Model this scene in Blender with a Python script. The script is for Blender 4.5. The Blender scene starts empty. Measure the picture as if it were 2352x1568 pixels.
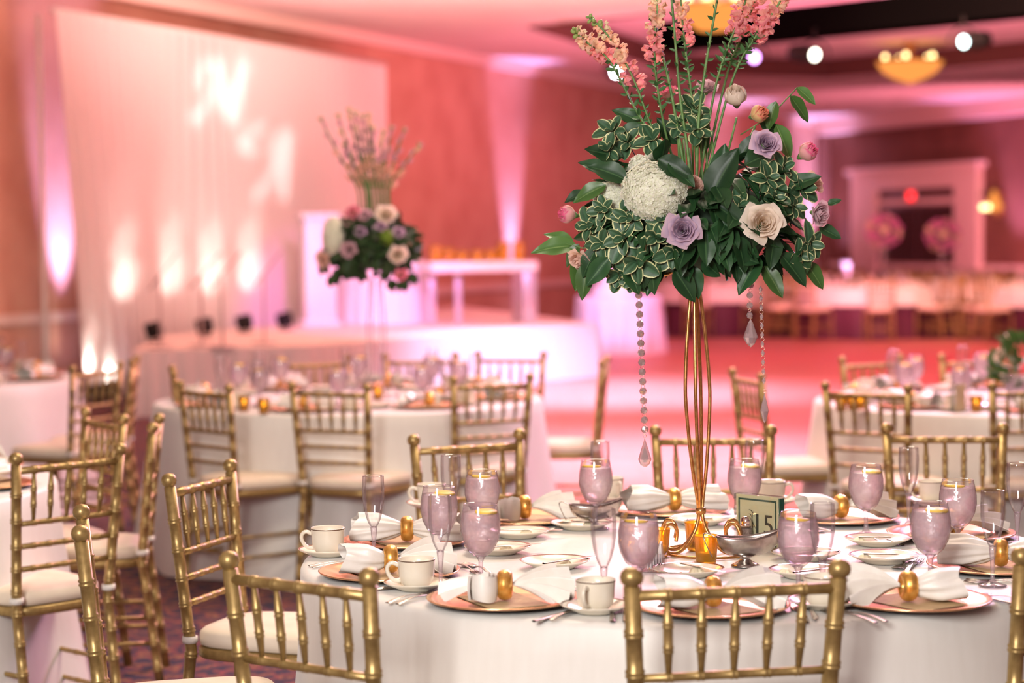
import bpy, bmesh, math, random
from mathutils import Vector, Matrix, noise
random.seed(7)
PI = math.pi
R = math.radians
col = bpy.context.scene.collection
sc = bpy.context.scene

# ------------------------------------------------------------------ camera
F = 4900.0
CAM = Vector((0, 0, 1.56))
pt = math.atan(244 / F); rl = 0.0094
FW = Vector((0, math.cos(pt), -math.sin(pt)))
RT = Vector((math.cos(rl), 0, -math.sin(rl))); RT = (RT - FW * RT.dot(FW)).normalized()
UP = RT.cross(FW)
cd = bpy.data.cameras.new('camera'); cam = bpy.data.objects.new('camera', cd); col.objects.link(cam)
cam.matrix_world = Matrix(((RT.x, UP.x, -FW.x, CAM.x), (RT.y, UP.y, -FW.y, CAM.y), (RT.z, UP.z, -FW.z, CAM.z), (0, 0, 0, 1)))
cd.sensor_width = 36; cd.lens = F * 36 / 2352
cd.dof.use_dof = True; cd.dof.focus_distance = 5.15; cd.dof.aperture_fstop = 2.3
cd.clip_end = 200
sc.camera = cam

def ray(x, y): return FW + RT * ((x - 1176) / F) + UP * ((784 - y) / F)
def at_z(x, y, z):
    d = ray(x, y); return CAM + d * ((z - CAM.z) / d.z)
def at_y(x, y, Y):
    d = ray(x, y); return CAM + d * (Y / d.y)

# ------------------------------------------------------------------ world, exposure, lights
sc.view_settings.view_transform = 'Standard'; sc.view_settings.look = 'None'
sc.view_settings.gamma = 1; sc.view_settings.exposure = 0.34
sc.view_settings.use_curve_mapping = False
cy = sc.cycles
cy.use_denoising = True; cy.sample_clamp_indirect = 4; cy.sample_clamp_direct = 0
cy.max_bounces = 10; cy.transparent_max_bounces = 24; cy.transmission_bounces = 8; cy.glossy_bounces = 6; cy.diffuse_bounces = 3
cy.caustics_reflective = False; cy.caustics_refractive = False
w = bpy.data.worlds.new('world'); sc.world = w; w.use_nodes = True
w.node_tree.nodes['Background'].inputs[0].default_value = (1, .64, .60, 1)
w.node_tree.nodes['Background'].inputs[1].default_value = 0.30

def aim(o, d):
    o.rotation_euler = Vector(d).to_track_quat('-Z', 'Y').to_euler()
def area(name, loc, d, size, power, colr, sizey=None, spread=None):
    l = bpy.data.lights.new(name, 'AREA'); l.size = size; l.energy = power; l.color = colr
    if sizey: l.shape = 'RECTANGLE'; l.size_y = sizey
    if spread: l.spread = R(spread)
    o = bpy.data.objects.new(name, l); col.objects.link(o); o.location = loc; aim(o, d); return o
def spot(name, loc, d, angle, power, colr, rad=.05, blend=.6):
    l = bpy.data.lights.new(name, 'SPOT'); l.energy = power; l.color = colr; l.spot_size = R(angle); l.spot_blend = blend; l.shadow_soft_size = rad
    o = bpy.data.objects.new(name, l); col.objects.link(o); o.location = loc; aim(o, d); return o

area('front_fill', (-1.5, -1.2, 2.9), (.30, 1, -.31), 1.4, 290, (1, .97, .93))  # unseen soft fill added behind the camera, in place of bounced flash
area('house_light_near', (.3, 6.9, 4.12), (.02, -.35, -1), 2.0, 165, (1, .86, .66))
area('house_light_mid', (-.6, 11.5, 4.15), (0, 0, -1), 4.0, 80, (1, .74, .50))
area('house_light_right', (3.6, 10.5, 4.15), (0, 0, -1), 3.0, 60, (1, .78, .55))
area('pink_wash_back', (1.6, 12.6, 3.75), (-.12, -1, -.30), .8, 200, (1, .45, .62))  # added back light for pink rims on the chargers, no fixture
area('lavender_wash', (3.6, 12.6, 3.7), (-.38, -1, -.3), .6, 100, (.76, .5, 1))  # added back light for lavender highlights on the goblets, no fixture
# dance floor washes
spot('dance_wash_red', (5.2, 19, 4.1), (0, .08, -1), 100, 1000, (1, .02, .13), .4)
spot('dance_wash_red', (6.8, 25, 4.1), (-.1, 0, -1), 110, 700, (1, .05, .12), .4)
spot('dance_wash_pink', (2.6, 16.5, 4.1), (0, .1, -1), 90, 700, (1, .12, .45), .4)
spot('dance_wash_lilac', (.95, 20.0, 4.1), (0, .2, -1), 74, 3000, (.70, .58, 1), .3, 1.0)
spot('dance_wash_lilac', (.75, 14.2, 4.1), (0, .15, -1), 70, 2600, (.72, .62, 1), .3, 1.0)
spot('dance_wash_amber', (7.5, 30, 4.3), (0, 0, -1), 100, 300, (1, .45, .25), .4)
# wall and stage washes
def toward(name, a, b, ang, p, c, rad=.12, blend=.8): return spot(name, a, Vector(b) - Vector(a), ang, p, c, rad, blend)
toward('drape_peach_wash', (-.8, 16.2, 3.75), (-2.4, 26, 2.1), 60, 330, (1, .50, .47))
toward('wall_rose_wash', (2.6, 18.8, 3.95), (.3, 34, 2.2), 62, 2000, (1, .20, .26))
toward('wall_amber_wash', (4.5, 19.5, 3.98), (8.8, 46, 2.6), 44, 5000, (1, .45, .36))
toward('wall_left_amber', (-2.4, 14.6, 3.7), (-4.9, 20.6, 1.6), 60, 210, (1, .40, .26))
toward('ceiling_peach_wash', (1.4, 17.0, .4), (.6, 19.2, 4.2), 96, 5600, (1, .52, .46))
toward('soffit_rose_wash', (9.0, 39, .4), (9.0, 43, 4.2), 130, 800, (1, .24, .36))  # added upward spot to lift the soffit out, no fixture
toward('ceiling_rose_wash', (4.2, 27, .4), (4.4, 29, 4.2), 150, 1100, (1, .26, .42))
spot('skirt_magenta', (-.3, 15.5, 3.6), at_z(800, 830, .1) - Vector((-.3, 15.5, 3.6)), 20, 1500, (.9, .08, .95), .1)
spot('skirt_lilac', (2.4, 17.0, 3.8), at_z(1230, 800, .3) - Vector((2.4, 17, 3.8)), 34, 900, (.9, .45, 1), .1)
spot('stage_top', (-1.4, 16.0, 3.9), (-.08, 1, -.25), 34, 420, (1, .74, .66), .1)

# ------------------------------------------------------------------ materials
MATS = {}
def mat(name, colr=(.8, .8, .8), rough=.5, metal=0, **k):
    if name in MATS: return MATS[name]
    m = bpy.data.materials.new(name); m.use_nodes = True
    b = m.node_tree.nodes['Principled BSDF']
    b.inputs['Base Color'].default_value = (*colr, 1)
    b.inputs['Roughness'].default_value = rough
    b.inputs['Metallic'].default_value = metal
    for a, v in k.items():
        b.inputs[a].default_value = v
    MATS[name] = m; return m
def nodes(m): return m.node_tree.nodes, m.node_tree.links, m.node_tree.nodes['Principled BSDF']
def noise_color(m, c1, c2, scale, detail=4, lo=.35, hi=.65, bump=0, coord='Object'):
    N, L, b = nodes(m)
    tc = N.new('ShaderNodeTexCoord'); n = N.new('ShaderNodeTexNoise'); r = N.new('ShaderNodeValToRGB')
    n.inputs['Scale'].default_value = scale; n.inputs['Detail'].default_value = detail
    L.new(tc.outputs[coord], n.inputs['Vector']); L.new(n.outputs['Fac'], r.inputs['Fac'])
    r.color_ramp.elements[0].position = lo; r.color_ramp.elements[0].color = (*c1, 1)
    r.color_ramp.elements[1].position = hi; r.color_ramp.elements[1].color = (*c2, 1)
    L.new(r.outputs[0], b.inputs['Base Color'])
    if bump:
        bp = N.new('ShaderNodeBump'); bp.inputs['Strength'].default_value = bump; bp.inputs['Distance'].default_value = .002
        L.new(n.outputs['Fac'], bp.inputs['Height']); L.new(bp.outputs[0], b.inputs['Normal'])
    return m
def thin_glass(name, tint=(1, 1, 1), body=(.9, .8, .95), bodyfac=.05, rough=.02, edge=.25, gmin=.03):
    m = bpy.data.materials.new(name); m.use_nodes = True; N = m.node_tree.nodes; L = m.node_tree.links
    for n in list(N): N.remove(n)
    o = N.new('ShaderNodeOutputMaterial'); t = N.new('ShaderNodeBsdfTransparent'); g = N.new('ShaderNodeBsdfGlossy'); d = N.new('ShaderNodeBsdfDiffuse')
    fc_ = N.new('ShaderNodeLayerWeight'); pw = N.new('ShaderNodeMath'); pw.operation = 'POWER'; pw.inputs[1].default_value = 4; L.new(fc_.outputs['Facing'], pw.inputs[0]); fc_.inputs[0].default_value = .5
    mc = N.new('ShaderNodeMixRGB'); mc.inputs[1].default_value = (*tint, 1); mc.inputs[2].default_value = (tint[0] * .42, tint[1] * .33, tint[2] * .40, 1); L.new(pw.outputs[0], mc.inputs[0]); L.new(mc.outputs[0], t.inputs[0]); g.inputs['Roughness'].default_value = rough; d.inputs[0].default_value = (*body, 1)
    lw = N.new('ShaderNodeLayerWeight'); lw.inputs[0].default_value = edge
    m1 = N.new('ShaderNodeMixShader'); m2 = N.new('ShaderNodeMixShader'); cl = N.new('ShaderNodeMapRange'); cl.inputs[2].default_value = 1; cl.inputs[3].default_value = gmin; cl.inputs[4].default_value = .62
    m1.inputs[0].default_value = bodyfac
    L.new(t.outputs[0], m1.inputs[1]); L.new(d.outputs[0], m1.inputs[2])
    L.new(lw.outputs['Fresnel'], cl.inputs[0]); L.new(cl.outputs[0], m2.inputs[0]); L.new(m1.outputs[0], m2.inputs[1]); L.new(g.outputs[0], m2.inputs[2])
    L.new(m2.outputs[0], o.inputs[0]); MATS[name] = m; return m
def emit(name, colr, s):
    m = bpy.data.materials.new(name); m.use_nodes = True; N = m.node_tree.nodes; L = m.node_tree.links
    for n in list(N): N.remove(n)
    o = N.new('ShaderNodeOutputMaterial'); e = N.new('ShaderNodeEmission'); e.inputs[0].default_value = (*colr, 1); e.inputs[1].default_value = s
    L.new(e.outputs[0], o.inputs[0]); MATS[name] = m; return m

GOLD = mat('chair_gold', (.43, .27, .085), .36, .55)
noise_color(GOLD, (.33, .22, .08), (.44, .30, .115), 60, 3, bump=.06)
CUSH = mat('cushion_cream', (.82, .70, .55), .75)
noise_color(CUSH, (.78, .66, .52), (.86, .75, .60), 9, 3, bump=.1)
STRAP = mat('strap_white', (.8, .76, .7), .7)
CLOTH = mat('ivory_satin', (.80, .76, .70), .48, 0, **{'Sheen Weight': .3})
N, L, b = nodes(CLOTH)
tc = N.new('ShaderNodeTexCoord'); mp = N.new('ShaderNodeMapping'); mp.inputs['Scale'].default_value = (14, 14, 3)
nn = N.new('ShaderNodeTexNoise'); nn.inputs['Scale'].default_value = 3; nn.inputs['Detail'].default_value = 5
wv = N.new('ShaderNodeTexNoise'); wv.inputs['Scale'].default_value = 420; bp = N.new('ShaderNodeBump'); bp.inputs['Strength'].default_value = .12; bp.inputs['Distance'].default_value = .001
L.new(tc.outputs['Object'], mp.inputs[0]); L.new(mp.outputs[0], nn.inputs['Vector'])
rp = N.new('ShaderNodeValToRGB'); rp.color_ramp.elements[0].color = (.76, .72, .66, 1); rp.color_ramp.elements[1].color = (.84, .81, .76, 1)
L.new(nn.outputs[0], rp.inputs[0]); L.new(rp.outputs[0], b.inputs['Base Color']); L.new(tc.outputs['Object'], wv.inputs['Vector']); L.new(wv.outputs[0], bp.inputs['Height']); L.new(bp.outputs[0], b.inputs['Normal'])
NAPK = mat('napkin_satin', (.88, .82, .75), .38, 0, **{'Sheen Weight': .4})
noise_color(NAPK, (.84, .78, .71), (.90, .85, .79), 30, 3, bump=.12)
CHARGER = mat('charger_copper_gold', (.86, .47, .26), .2, .82)
noise_color(CHARGER, (.84, .44, .25), (.90, .52, .28), 14, 3)
CHUNDER = mat('charger_underside', (.05, .03, .02), .5)
CARD = mat('kraft_card', (.62, .43, .23), .8)
noise_color(CARD, (.58, .40, .21), (.66, .47, .26), 90, 3)
RINGG = mat('napkin_ring_gold', (.88, .47, .10), .3, .75)
noise_color(RINGG, (.80, .38, .07), (.95, .58, .18), 70, 4, bump=.03)
CHINA = mat('cream_china', (.84, .76, .62), .18, 0, **{'Coat Weight': .4})
noise_color(CHINA, (.82, .74, .60), (.86, .79, .66), 20, 2)
RIMBR = mat('brown_gold_rim', (.16, .07, .03), .25, .5)
STEEL = mat('stainless_steel', (.45, .40, .37), .26, 1)
noise_color(STEEL, (.40, .36, .33), (.50, .45, .41), 80, 2)
BUTTER = mat('butter', (.93, .84, .60), .5)
GLASS = thin_glass('clear_glass', (.97, .95, .96), (.95, .8, .9), .03, .02, .30)
THICK = thin_glass('stem_glass', (.93, .88, .90), (.95, .8, .9), .12, .03, .35)
CRYS = thin_glass('crystal', (.88, .70, .72), (.98, .78, .78), .30, .02, .6, .30)  # pinkish white body colour paints a glow into the facets
LEMON = mat('lemon_slice', (.98, .66, .08), .4)
AMBER = thin_glass('amber_mercury_glass', (1, .70, .15), (.66, .34, .02), .34, .08, .4)
WAX = mat('candle_wax', (.95, .85, .65), .5, 0)
WIRE = mat('gold_wire', (.62, .31, .10), .26, .9)
noise_color(WIRE, (.52, .25, .08), (.74, .40, .15), 90, 3)
FLAME = emit('flame', (1, .72, .32), 16)
# ice water: cloudy, lets light through
m = bpy.data.materials.new('iced_water'); m.use_nodes = True; N = m.node_tree.nodes; L = m.node_tree.links
for n in list(N): N.remove(n)
o_ = N.new('ShaderNodeOutputMaterial'); t_ = N.new('ShaderNodeBsdfTransparent'); t_.inputs[0].default_value = (1, .97, .985, 1)
rf = N.new('ShaderNodeBsdfRefraction'); rf.inputs['Roughness'].default_value = .16; rf.inputs['IOR'].default_value = 1.28; rf.inputs[0].default_value = (1, .98, 1, 1)
df_a = N.new('ShaderNodeBsdfTranslucent'); df_a.inputs[0].default_value = (1, .84, .88, 1); df_b = N.new('ShaderNodeBsdfDiffuse'); df_b.inputs[0].default_value = (1, .88, .91, 1); df = N.new('ShaderNodeMixShader'); df.inputs[0].default_value = .5; L.new(df_a.outputs[0], df.inputs[1]); L.new(df_b.outputs[0], df.inputs[2])
gl = N.new('ShaderNodeBsdfGlossy'); gl.inputs['Roughness'].default_value = .2
ns = N.new('ShaderNodeTexNoise'); ns.inputs['Scale'].default_value = 38; ns.inputs['Detail'].default_value = 3
tcw = N.new('ShaderNodeTexCoord'); L.new(tcw.outputs['Object'], ns.inputs['Vector'])
bw = N.new('ShaderNodeBump'); bw.inputs['Strength'].default_value = .6; bw.inputs['Distance'].default_value = .01; L.new(ns.outputs[0], bw.inputs['Height'])
for q in (rf, gl): L.new(bw.outputs[0], q.inputs['Normal'])
a1 = N.new('ShaderNodeMixShader'); a1.inputs[0].default_value = .36; a2 = N.new('ShaderNodeMixShader')
mr = N.new('ShaderNodeMapRange'); mr.inputs[1].default_value = .3; mr.inputs[2].default_value = .7; mr.inputs[3].default_value = .30; mr.inputs[4].default_value = .55
L.new(ns.outputs[0], mr.inputs[0]); L.new(mr.outputs[0], a2.inputs[0])
a3 = N.new('ShaderNodeMixShader'); a3.inputs[0].default_value = .12
L.new(t_.outputs[0], a1.inputs[1]); L.new(rf.outputs[0], a1.inputs[2]); L.new(a1.outputs[0], a2.inputs[1]); L.new(df.outputs[0], a2.inputs[2])
L.new(a2.outputs[0], a3.inputs[1]); L.new(gl.outputs[0], a3.inputs[2]); L.new(a3.outputs[0], o_.inputs[0]); MATS['iced_water'] = m; WATER = m

def petal_mat(name, c1, c2, rim=None):
    m = mat(name, c1, .6, 0, **{'Sheen Weight': .2})
    N, L, b = nodes(m)
    uv = N.new('ShaderNodeUVMap'); s = N.new('ShaderNodeSeparateXYZ'); r = N.new('ShaderNodeValToRGB')
    L.new(uv.outputs[0], s.inputs[0]); L.new(s.outputs[1], r.inputs[0])
    r.color_ramp.elements[0].color = (*c2, 1); r.color_ramp.elements[1].color = (*c1, 1); r.color_ramp.elements[1].position = .8
    if rim:
        e = r.color_ramp.elements.new(.97); e.color = (*rim, 1)
    L.new(r.outputs[0], b.inputs['Base Color'])
    tr = N.new('ShaderNodeBsdfTranslucent'); L.new(r.outputs[0], tr.inputs[0]); ms_ = N.new('ShaderNodeMixShader'); ms_.inputs[0].default_value = .32; ou = [n for n in N if n.type == 'OUTPUT_MATERIAL'][0]
    L.new(b.outputs[0], ms_.inputs[1]); L.new(tr.outputs[0], ms_.inputs[2]); L.new(ms_.outputs[0], ou.inputs[0]); return m
P_WHITE = petal_mat('petal_cream', (.90, .76, .62), (.88, .66, .40), (.92, .78, .66))
P_LAV = petal_mat('petal_lavender', (.56, .40, .55), (.42, .22, .38), (.70, .48, .58))
P_PINK = petal_mat('petal_pink', (.90, .42, .45), (.92, .62, .45), (.85, .10, .28))
P_BLUSH = petal_mat('petal_blush', (.88, .60, .50), (.85, .55, .35))
P_MAUVE = petal_mat('petal_mauve', (.70, .50, .54), (.55, .32, .38), (.72, .42, .48))
P_CORAL = petal_mat('petal_coral', (.85, .55, .25), (.88, .62, .25), (.85, .2, .15))
P_SNAP = petal_mat('petal_snapdragon_pink', (.88, .26, .30), (.90, .45, .35), (.90, .34, .38))
P_SNAPL = petal_mat('petal_snapdragon_peach', (.88, .50, .38), (.88, .66, .40))
P_SNAPC = petal_mat('petal_snapdragon_cream', (.84, .68, .44), (.80, .70, .40))
P_HYD = petal_mat('petal_hydrangea', (.97, .96, .85), (.88, .90, .68))
SALAL = mat('dark_glossy_leaf', (.02, .06, .02), .42, **{'Specular IOR Level': .35})
LEAFL = mat('light_green_leaf', (.10, .22, .04), .4)
STEM = mat('green_stem', (.12, .24, .06), .5)
noise_color(STEM, (.09, .19, .05), (.17, .30, .09), 50, 3)
STEMB = mat('brown_twig', (.10, .05, .03), .6)
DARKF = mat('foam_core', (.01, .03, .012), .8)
def leafify(m, c1, c2, vein):
    N, L, b = nodes(m)
    uv = N.new('ShaderNodeUVMap'); s = N.new('ShaderNodeSeparateXYZ'); L.new(uv.outputs[0], s.inputs[0])
    ab = N.new('ShaderNodeMath'); ab.operation = 'ABSOLUTE'; L.new(s.outputs[0], ab.inputs[0])
    r = N.new('ShaderNodeValToRGB'); L.new(ab.outputs[0], r.inputs[0])
    e = r.color_ramp.elements; e[0].color = (*vein, 1); e[0].position = .03; e[1].color = (*c1, 1); e[1].position = .09
    x = r.color_ramp.elements.new(1); x.color = (*c2, 1)
    oi = N.new('ShaderNodeObjectInfo'); mr = N.new('ShaderNodeMapRange'); mr.inputs[3].default_value = .55; mr.inputs[4].default_value = 1.15
    L.new(oi.outputs['Random'], mr.inputs[0])
    mx = N.new('ShaderNodeVectorMath'); mx.operation = 'SCALE'; L.new(r.outputs[0], mx.inputs[0]); L.new(mr.outputs[0], mx.inputs['Scale'])
    L.new(mx.outputs[0], b.inputs['Base Color'])
leafify(SALAL, (.018, .062, .022), (.028, .085, .026), (.06, .14, .05))
leafify(LEAFL, (.06, .15, .03), (.085, .19, .04), (.16, .27, .08))
VARIE = mat('variegated_leaf', (.04, .1, .04), .45, **{'Specular IOR Level': .35})
N, L, b = nodes(VARIE)
uv = N.new('ShaderNodeUVMap'); s = N.new('ShaderNodeSeparateXYZ'); L.new(uv.outputs[0], s.inputs[0])
ab = N.new('ShaderNodeMath'); ab.operation = 'ABSOLUTE'; L.new(s.outputs[0], ab.inputs[0])
ng = N.new('ShaderNodeTexNoise'); ng.inputs['Scale'].default_value = 7; L.new(uv.outputs[0], ng.inputs['Vector'])
ad = N.new('ShaderNodeMath'); ad.operation = 'MULTIPLY_ADD'; ad.inputs[1].default_value = .30; L.new(ng.outputs[0], ad.inputs[0]); L.new(ab.outputs[0], ad.inputs[2])
r = N.new('ShaderNodeValToRGB'); L.new(ad.outputs[0], r.inputs[0]); e = r.color_ramp.elements
e[0].position = .25; e[0].color = (.06, .14, .07, 1); e[1].position = 1.0; e[1].color = (.66, .66, .34, 1)
x = r.color_ramp.elements.new(.5); x.color = (.035, .085, .04, 1)
x = r.color_ramp.elements.new(.93); x.color = (.06, .13, .06, 1)
L.new(r.outputs[0], b.inputs['Base Color'])

# ------------------------------------------------------------------ mesh helpers
def link(name, me, m=None, parent=None, loc=(0, 0, 0), rot=(0, 0, 0)):
    o = bpy.data.objects.new(name, me); col.objects.link(o)
    if m is not None and me is not None and not me.materials: me.materials.append(m)
    o.location = loc; o.rotation_euler = rot
    if parent: o.parent = parent
    return o
def finish(bm, name, m, smooth=True, parent=None, loc=(0, 0, 0), rot=(0, 0, 0), mats=None):
    me = bpy.data.meshes.new(name); bm.normal_update(); bm.to_mesh(me); bm.free()
    if smooth: me.shade_smooth()
    for q in (mats or [m]): me.materials.append(q)
    return link(name, me, None, parent, loc, rot)
def thing(name, label, cat, loc=(0, 0, 0), rz=0, group=None):
    o = bpy.data.objects.new(name, None); col.objects.link(o); o.location = loc; o.rotation_euler = (0, 0, rz); o.empty_display_size = .05
    o['label'] = label; o['category'] = cat
    if group: o['group'] = group
    return o
def tag(o, label, cat, group=None, kind=None):
    o['label'] = label; o['category'] = cat
    if group: o['group'] = group
    if kind: o['kind'] = kind
    return o
def dup(root, loc, rz, label=None, group=None, scale=None):
    r = root.copy(); r.scale = (1, 1, 1); col.objects.link(r); r.location = loc; r.rotation_euler = (0, 0, rz)
    if label: r['label'] = label
    if group: r['group'] = group
    if scale: r.scale = (scale,) * 3
    for ch in KIDS.get(root.name) or list(root.children):
        c = ch.copy(); col.objects.link(c); c.parent = r
        for g in list(ch.children):
            d = g.copy(); col.objects.link(d); d.parent = c
    return r
KIDS = {}

def sweep(bm, pts, rad, n=10, cap=True, matidx=0):
    pts = [Vector(p) for p in pts]
    rings = []; prev = None
    for i, p in enumerate(pts):
        t = (pts[min(i + 1, len(pts) - 1)] - pts[max(i - 1, 0)]).normalized()
        if prev is None:
            a = Vector((0, 0, 1)) if abs(t.z) < .9 else Vector((1, 0, 0))
            u = t.cross(a).normalized()
        else:
            u = (prev - t * prev.dot(t)).normalized()
        prev = u; v = t.cross(u)
        r = rad[i] if hasattr(rad, '__len__') else rad
        rings.append([bm.verts.new(p + (u * math.cos(2 * PI * k / n) + v * math.sin(2 * PI * k / n)) * r) for k in range(n)])
    for a, b in zip(rings, rings[1:]):
        for k in range(n):
            f = bm.faces.new((a[k], a[(k + 1) % n], b[(k + 1) % n], b[k])); f.material_index = matidx
    if cap:
        bm.faces.new(rings[0][::-1]).material_index = matidx; bm.faces.new(rings[-1]).material_index = matidx
def lathe(bm, prof, n=28, matidx=0, cz=(0, 0, 0), ms=None):
    rings = []
    for r, z in prof:
        if r < 1e-6: rings.append([bm.verts.new((cz[0], cz[1], cz[2] + z))])
        else: rings.append([bm.verts.new((cz[0] + r * math.cos(2 * PI * k / n), cz[1] + r * math.sin(2 * PI * k / n), cz[2] + z)) for k in range(n)])
    for i, (a, b) in enumerate(zip(rings, rings[1:])):
        mi = ms[i] if ms else matidx
        for k in range(n):
            k2 = (k + 1) % n
            if len(a) == 1 and len(b) == 1: continue
            if len(a) == 1: f = bm.faces.new((a[0], b[k2], b[k]))
            elif len(b) == 1: f = bm.faces.new((a[k], a[k2], b[0]))
            else: f = bm.faces.new((a[k], a[k2], b[k2], b[k]))
            f.material_index = mi
def box(bm, c, s, matrix=None, bevel=0, matidx=0):
    vs = []
    for dx in (-.5, .5):
        for dy in (-.5, .5):
            for dz in (-.5, .5):
                v = Vector((c[0] + dx * s[0], c[1] + dy * s[1], c[2] + dz * s[2]))
                if matrix: v = matrix @ v
                vs.append(bm.verts.new(v))
    fs = [(0, 1, 3, 2), (4, 6, 7, 5), (0, 4, 5, 1), (2, 3, 7, 6), (0, 2, 6, 4), (1, 5, 7, 3)]
    out = [bm.faces.new([vs[i] for i in f]) for f in fs]
    for f in out: f.material_index = matidx
    if bevel:
        bmesh.ops.bevel(bm, geom=list({e for f in out for e in f.edges}), offset=bevel, segments=2, affect='EDGES', profile=.6)
def new(): return bmesh.new()
def simple(name, fn, m, parent=None, loc=(0, 0, 0), rot=(0, 0, 0), smooth=True, mats=None):
    bm = new(); fn(bm); return finish(bm, name, m, smooth, parent, loc, rot, mats)
def torus(bm, R_, r_, n=32, k=8, c=(0, 0, 0), ax='z', a0=0, a1=2 * PI):
    pts = []
    full = abs(a1 - a0 - 2 * PI) < 1e-4
    for i in range(n + 1):
        a = a0 + (a1 - a0) * i / n; x, y = R_ * math.cos(a), R_ * math.sin(a)
        pts.append({'z': (c[0] + x, c[1] + y, c[2]), 'y': (c[0] + x, c[1], c[2] + y), 'x': (c[0], c[1] + x, c[2] + y)}[ax])
    sweep(bm, pts, r_, k, cap=not full)
def grid(bm, nu, nv, fn, uvl=None, mi=0):
    vs = [[bm.verts.new(fn(i / nu, j / nv)) for j in range(nv + 1)] for i in range(nu + 1)]
    for i in range(nu):
        for j in range(nv):
            f = bm.faces.new((vs[i][j], vs[i + 1][j], vs[i + 1][j + 1], vs[i][j + 1])); f.material_index = mi
            if uvl:
                for l, (a, b2) in zip(f.loops, ((i, j), (i + 1, j), (i + 1, j + 1), (i, j + 1))):
                    l[uvl].uv = (2 * a / nu - 1, b2 / nv)
# ================================================================== SETTING
def structure(o, label=None):
    o['kind'] = 'structure'
    if label: o['label'] = label
    return o
WK, WC = .404, 13.2                     # left wall: X = WK*Y - WC
wl = lambda Y, off=0: Vector((WK * Y - WC + off * 1.0785, Y, 0))
CORN = wl(51)
ub = Vector((.342, -1, 0)).normalized()  # along the back wall, going right
nb = Vector((-ub.y * -1, ub.x * 1, 0))
nb = Vector((-1 * abs(ub.y), -ub.x, 0)).normalized()   # into the room
if nb.dot(CAM - CORN) < 0: nb = -nb
ul = Vector((WK, 1, 0)).normalized(); nl = Vector((1, -WK, 0)).normalized()
wb = lambda s, off=0: CORN + ub * s + nb * off
def back_s(px, off=0):
    d = ray(px, 540); o = CORN + nb * off
    t = (o - CAM).dot(nb) / d.dot(nb); return (CAM + d * t - o).dot(ub)
def back_z(px, py, off=0):
    d = ray(px, py); o = CORN + nb * off
    t = (o - CAM).dot(nb) / d.dot(nb); return (CAM + d * t).z

CARPET = mat('patterned_carpet', (.1, .03, .03), .95)
N, L, b = nodes(CARPET)
tc = N.new('ShaderNodeTexCoord')
v1 = N.new('ShaderNodeTexVoronoi'); v1.inputs['Scale'].default_value = 9; v1.distance = 'MINKOWSKI'
n1 = N.new('ShaderNodeTexNoise'); n1.inputs['Scale'].default_value = 14; n1.inputs['Detail'].default_value = 2
L.new(tc.outputs['Object'], v1.inputs['Vector']); L.new(tc.outputs['Object'], n1.inputs['Vector'])
ra = N.new('ShaderNodeValToRGB'); e = ra.color_ramp.elements; e[0].color = (.42, .10, .04, 1); e[1].color = (.02, .015, .035, 1); e[0].position = .0; e[1].position = .75
x = ra.color_ramp.elements.new(.25); x.color = (.30, .035, .045, 1); x = ra.color_ramp.elements.new(.5); x.color = (.035, .02, .06, 1)
L.new(v1.outputs['Distance'], ra.inputs[0])
rb = N.new('ShaderNodeValToRGB'); rb.color_ramp.interpolation = 'CONSTANT'; e = rb.color_ramp.elements
e[0].color = (.03, .02, .05, 1); e[1].color = (.32, .07, .05, 1); e[1].position = .5
x = rb.color_ramp.elements.new(.58); x.color = (.42, .20, .07, 1); x = rb.color_ramp.elements.new(.63); x.color = (.10, .015, .03, 1)
L.new(n1.outputs[0], rb.inputs[0]); mx = N.new('ShaderNodeMixRGB'); mx.inputs[0].default_value = .5
L.new(ra.outputs[0], mx.inputs[1]); L.new(rb.outputs[0], mx.inputs[2]); L.new(mx.outputs[0], b.inputs['Base Color'])

def poly_prism(bm, pts, z0, z1):
    lo = [bm.verts.new((p[0], p[1], z0)) for p in pts]; hi = [bm.verts.new((p[0], p[1], z1)) for p in pts]
    n = len(pts); bm.faces.new(lo[::-1]); bm.faces.new(hi)
    for i in range(n): bm.faces.new((lo[i], lo[(i + 1) % n], hi[(i + 1) % n], hi[i]))
BR = wb(30)
floor_pts = [(-14, -4), (16, -4), (BR.x, BR.y), (CORN.x, CORN.y), (wl(-2).x, -2)]
structure(simple('floor', lambda bm: poly_prism(bm, [(wl(-3).x, -3), (18, -3), (BR.x, BR.y), (CORN.x, CORN.y)], -.1, 0), CARPET, smooth=False))
DANCE = mat('dance_floor_wood', (.45, .2, .12), .45, **{'Specular IOR Level': .3})
N, L, b = nodes(DANCE); tc = N.new('ShaderNodeTexCoord'); bk = N.new('ShaderNodeTexBrick'); bk.inputs['Scale'].default_value = 1.2
bk.inputs['Color1'].default_value = (.56, .22, .18, 1); bk.inputs['Color2'].default_value = (.47, .18, .14, 1); bk.inputs['Mortar'].default_value = (.3, .15, .1, 1); bk.inputs['Mortar Size'].default_value = .008
L.new(tc.outputs['Object'], bk.inputs['Vector']); L.new(bk.outputs[0], b.inputs['Base Color'])
dz = [at_z(1205, 1190, 0), at_z(2300, 1200, 0), at_z(2900, 1050, 0), at_z(2700, 782, 0), at_z(1500, 778, 0), at_z(1230, 845, 0)]
structure(simple('trim_0', lambda bm: poly_prism(bm, [(p.x, p.y) for p in dz], 0, .015), DANCE, smooth=False), 'glossy wooden dance floor')

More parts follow.
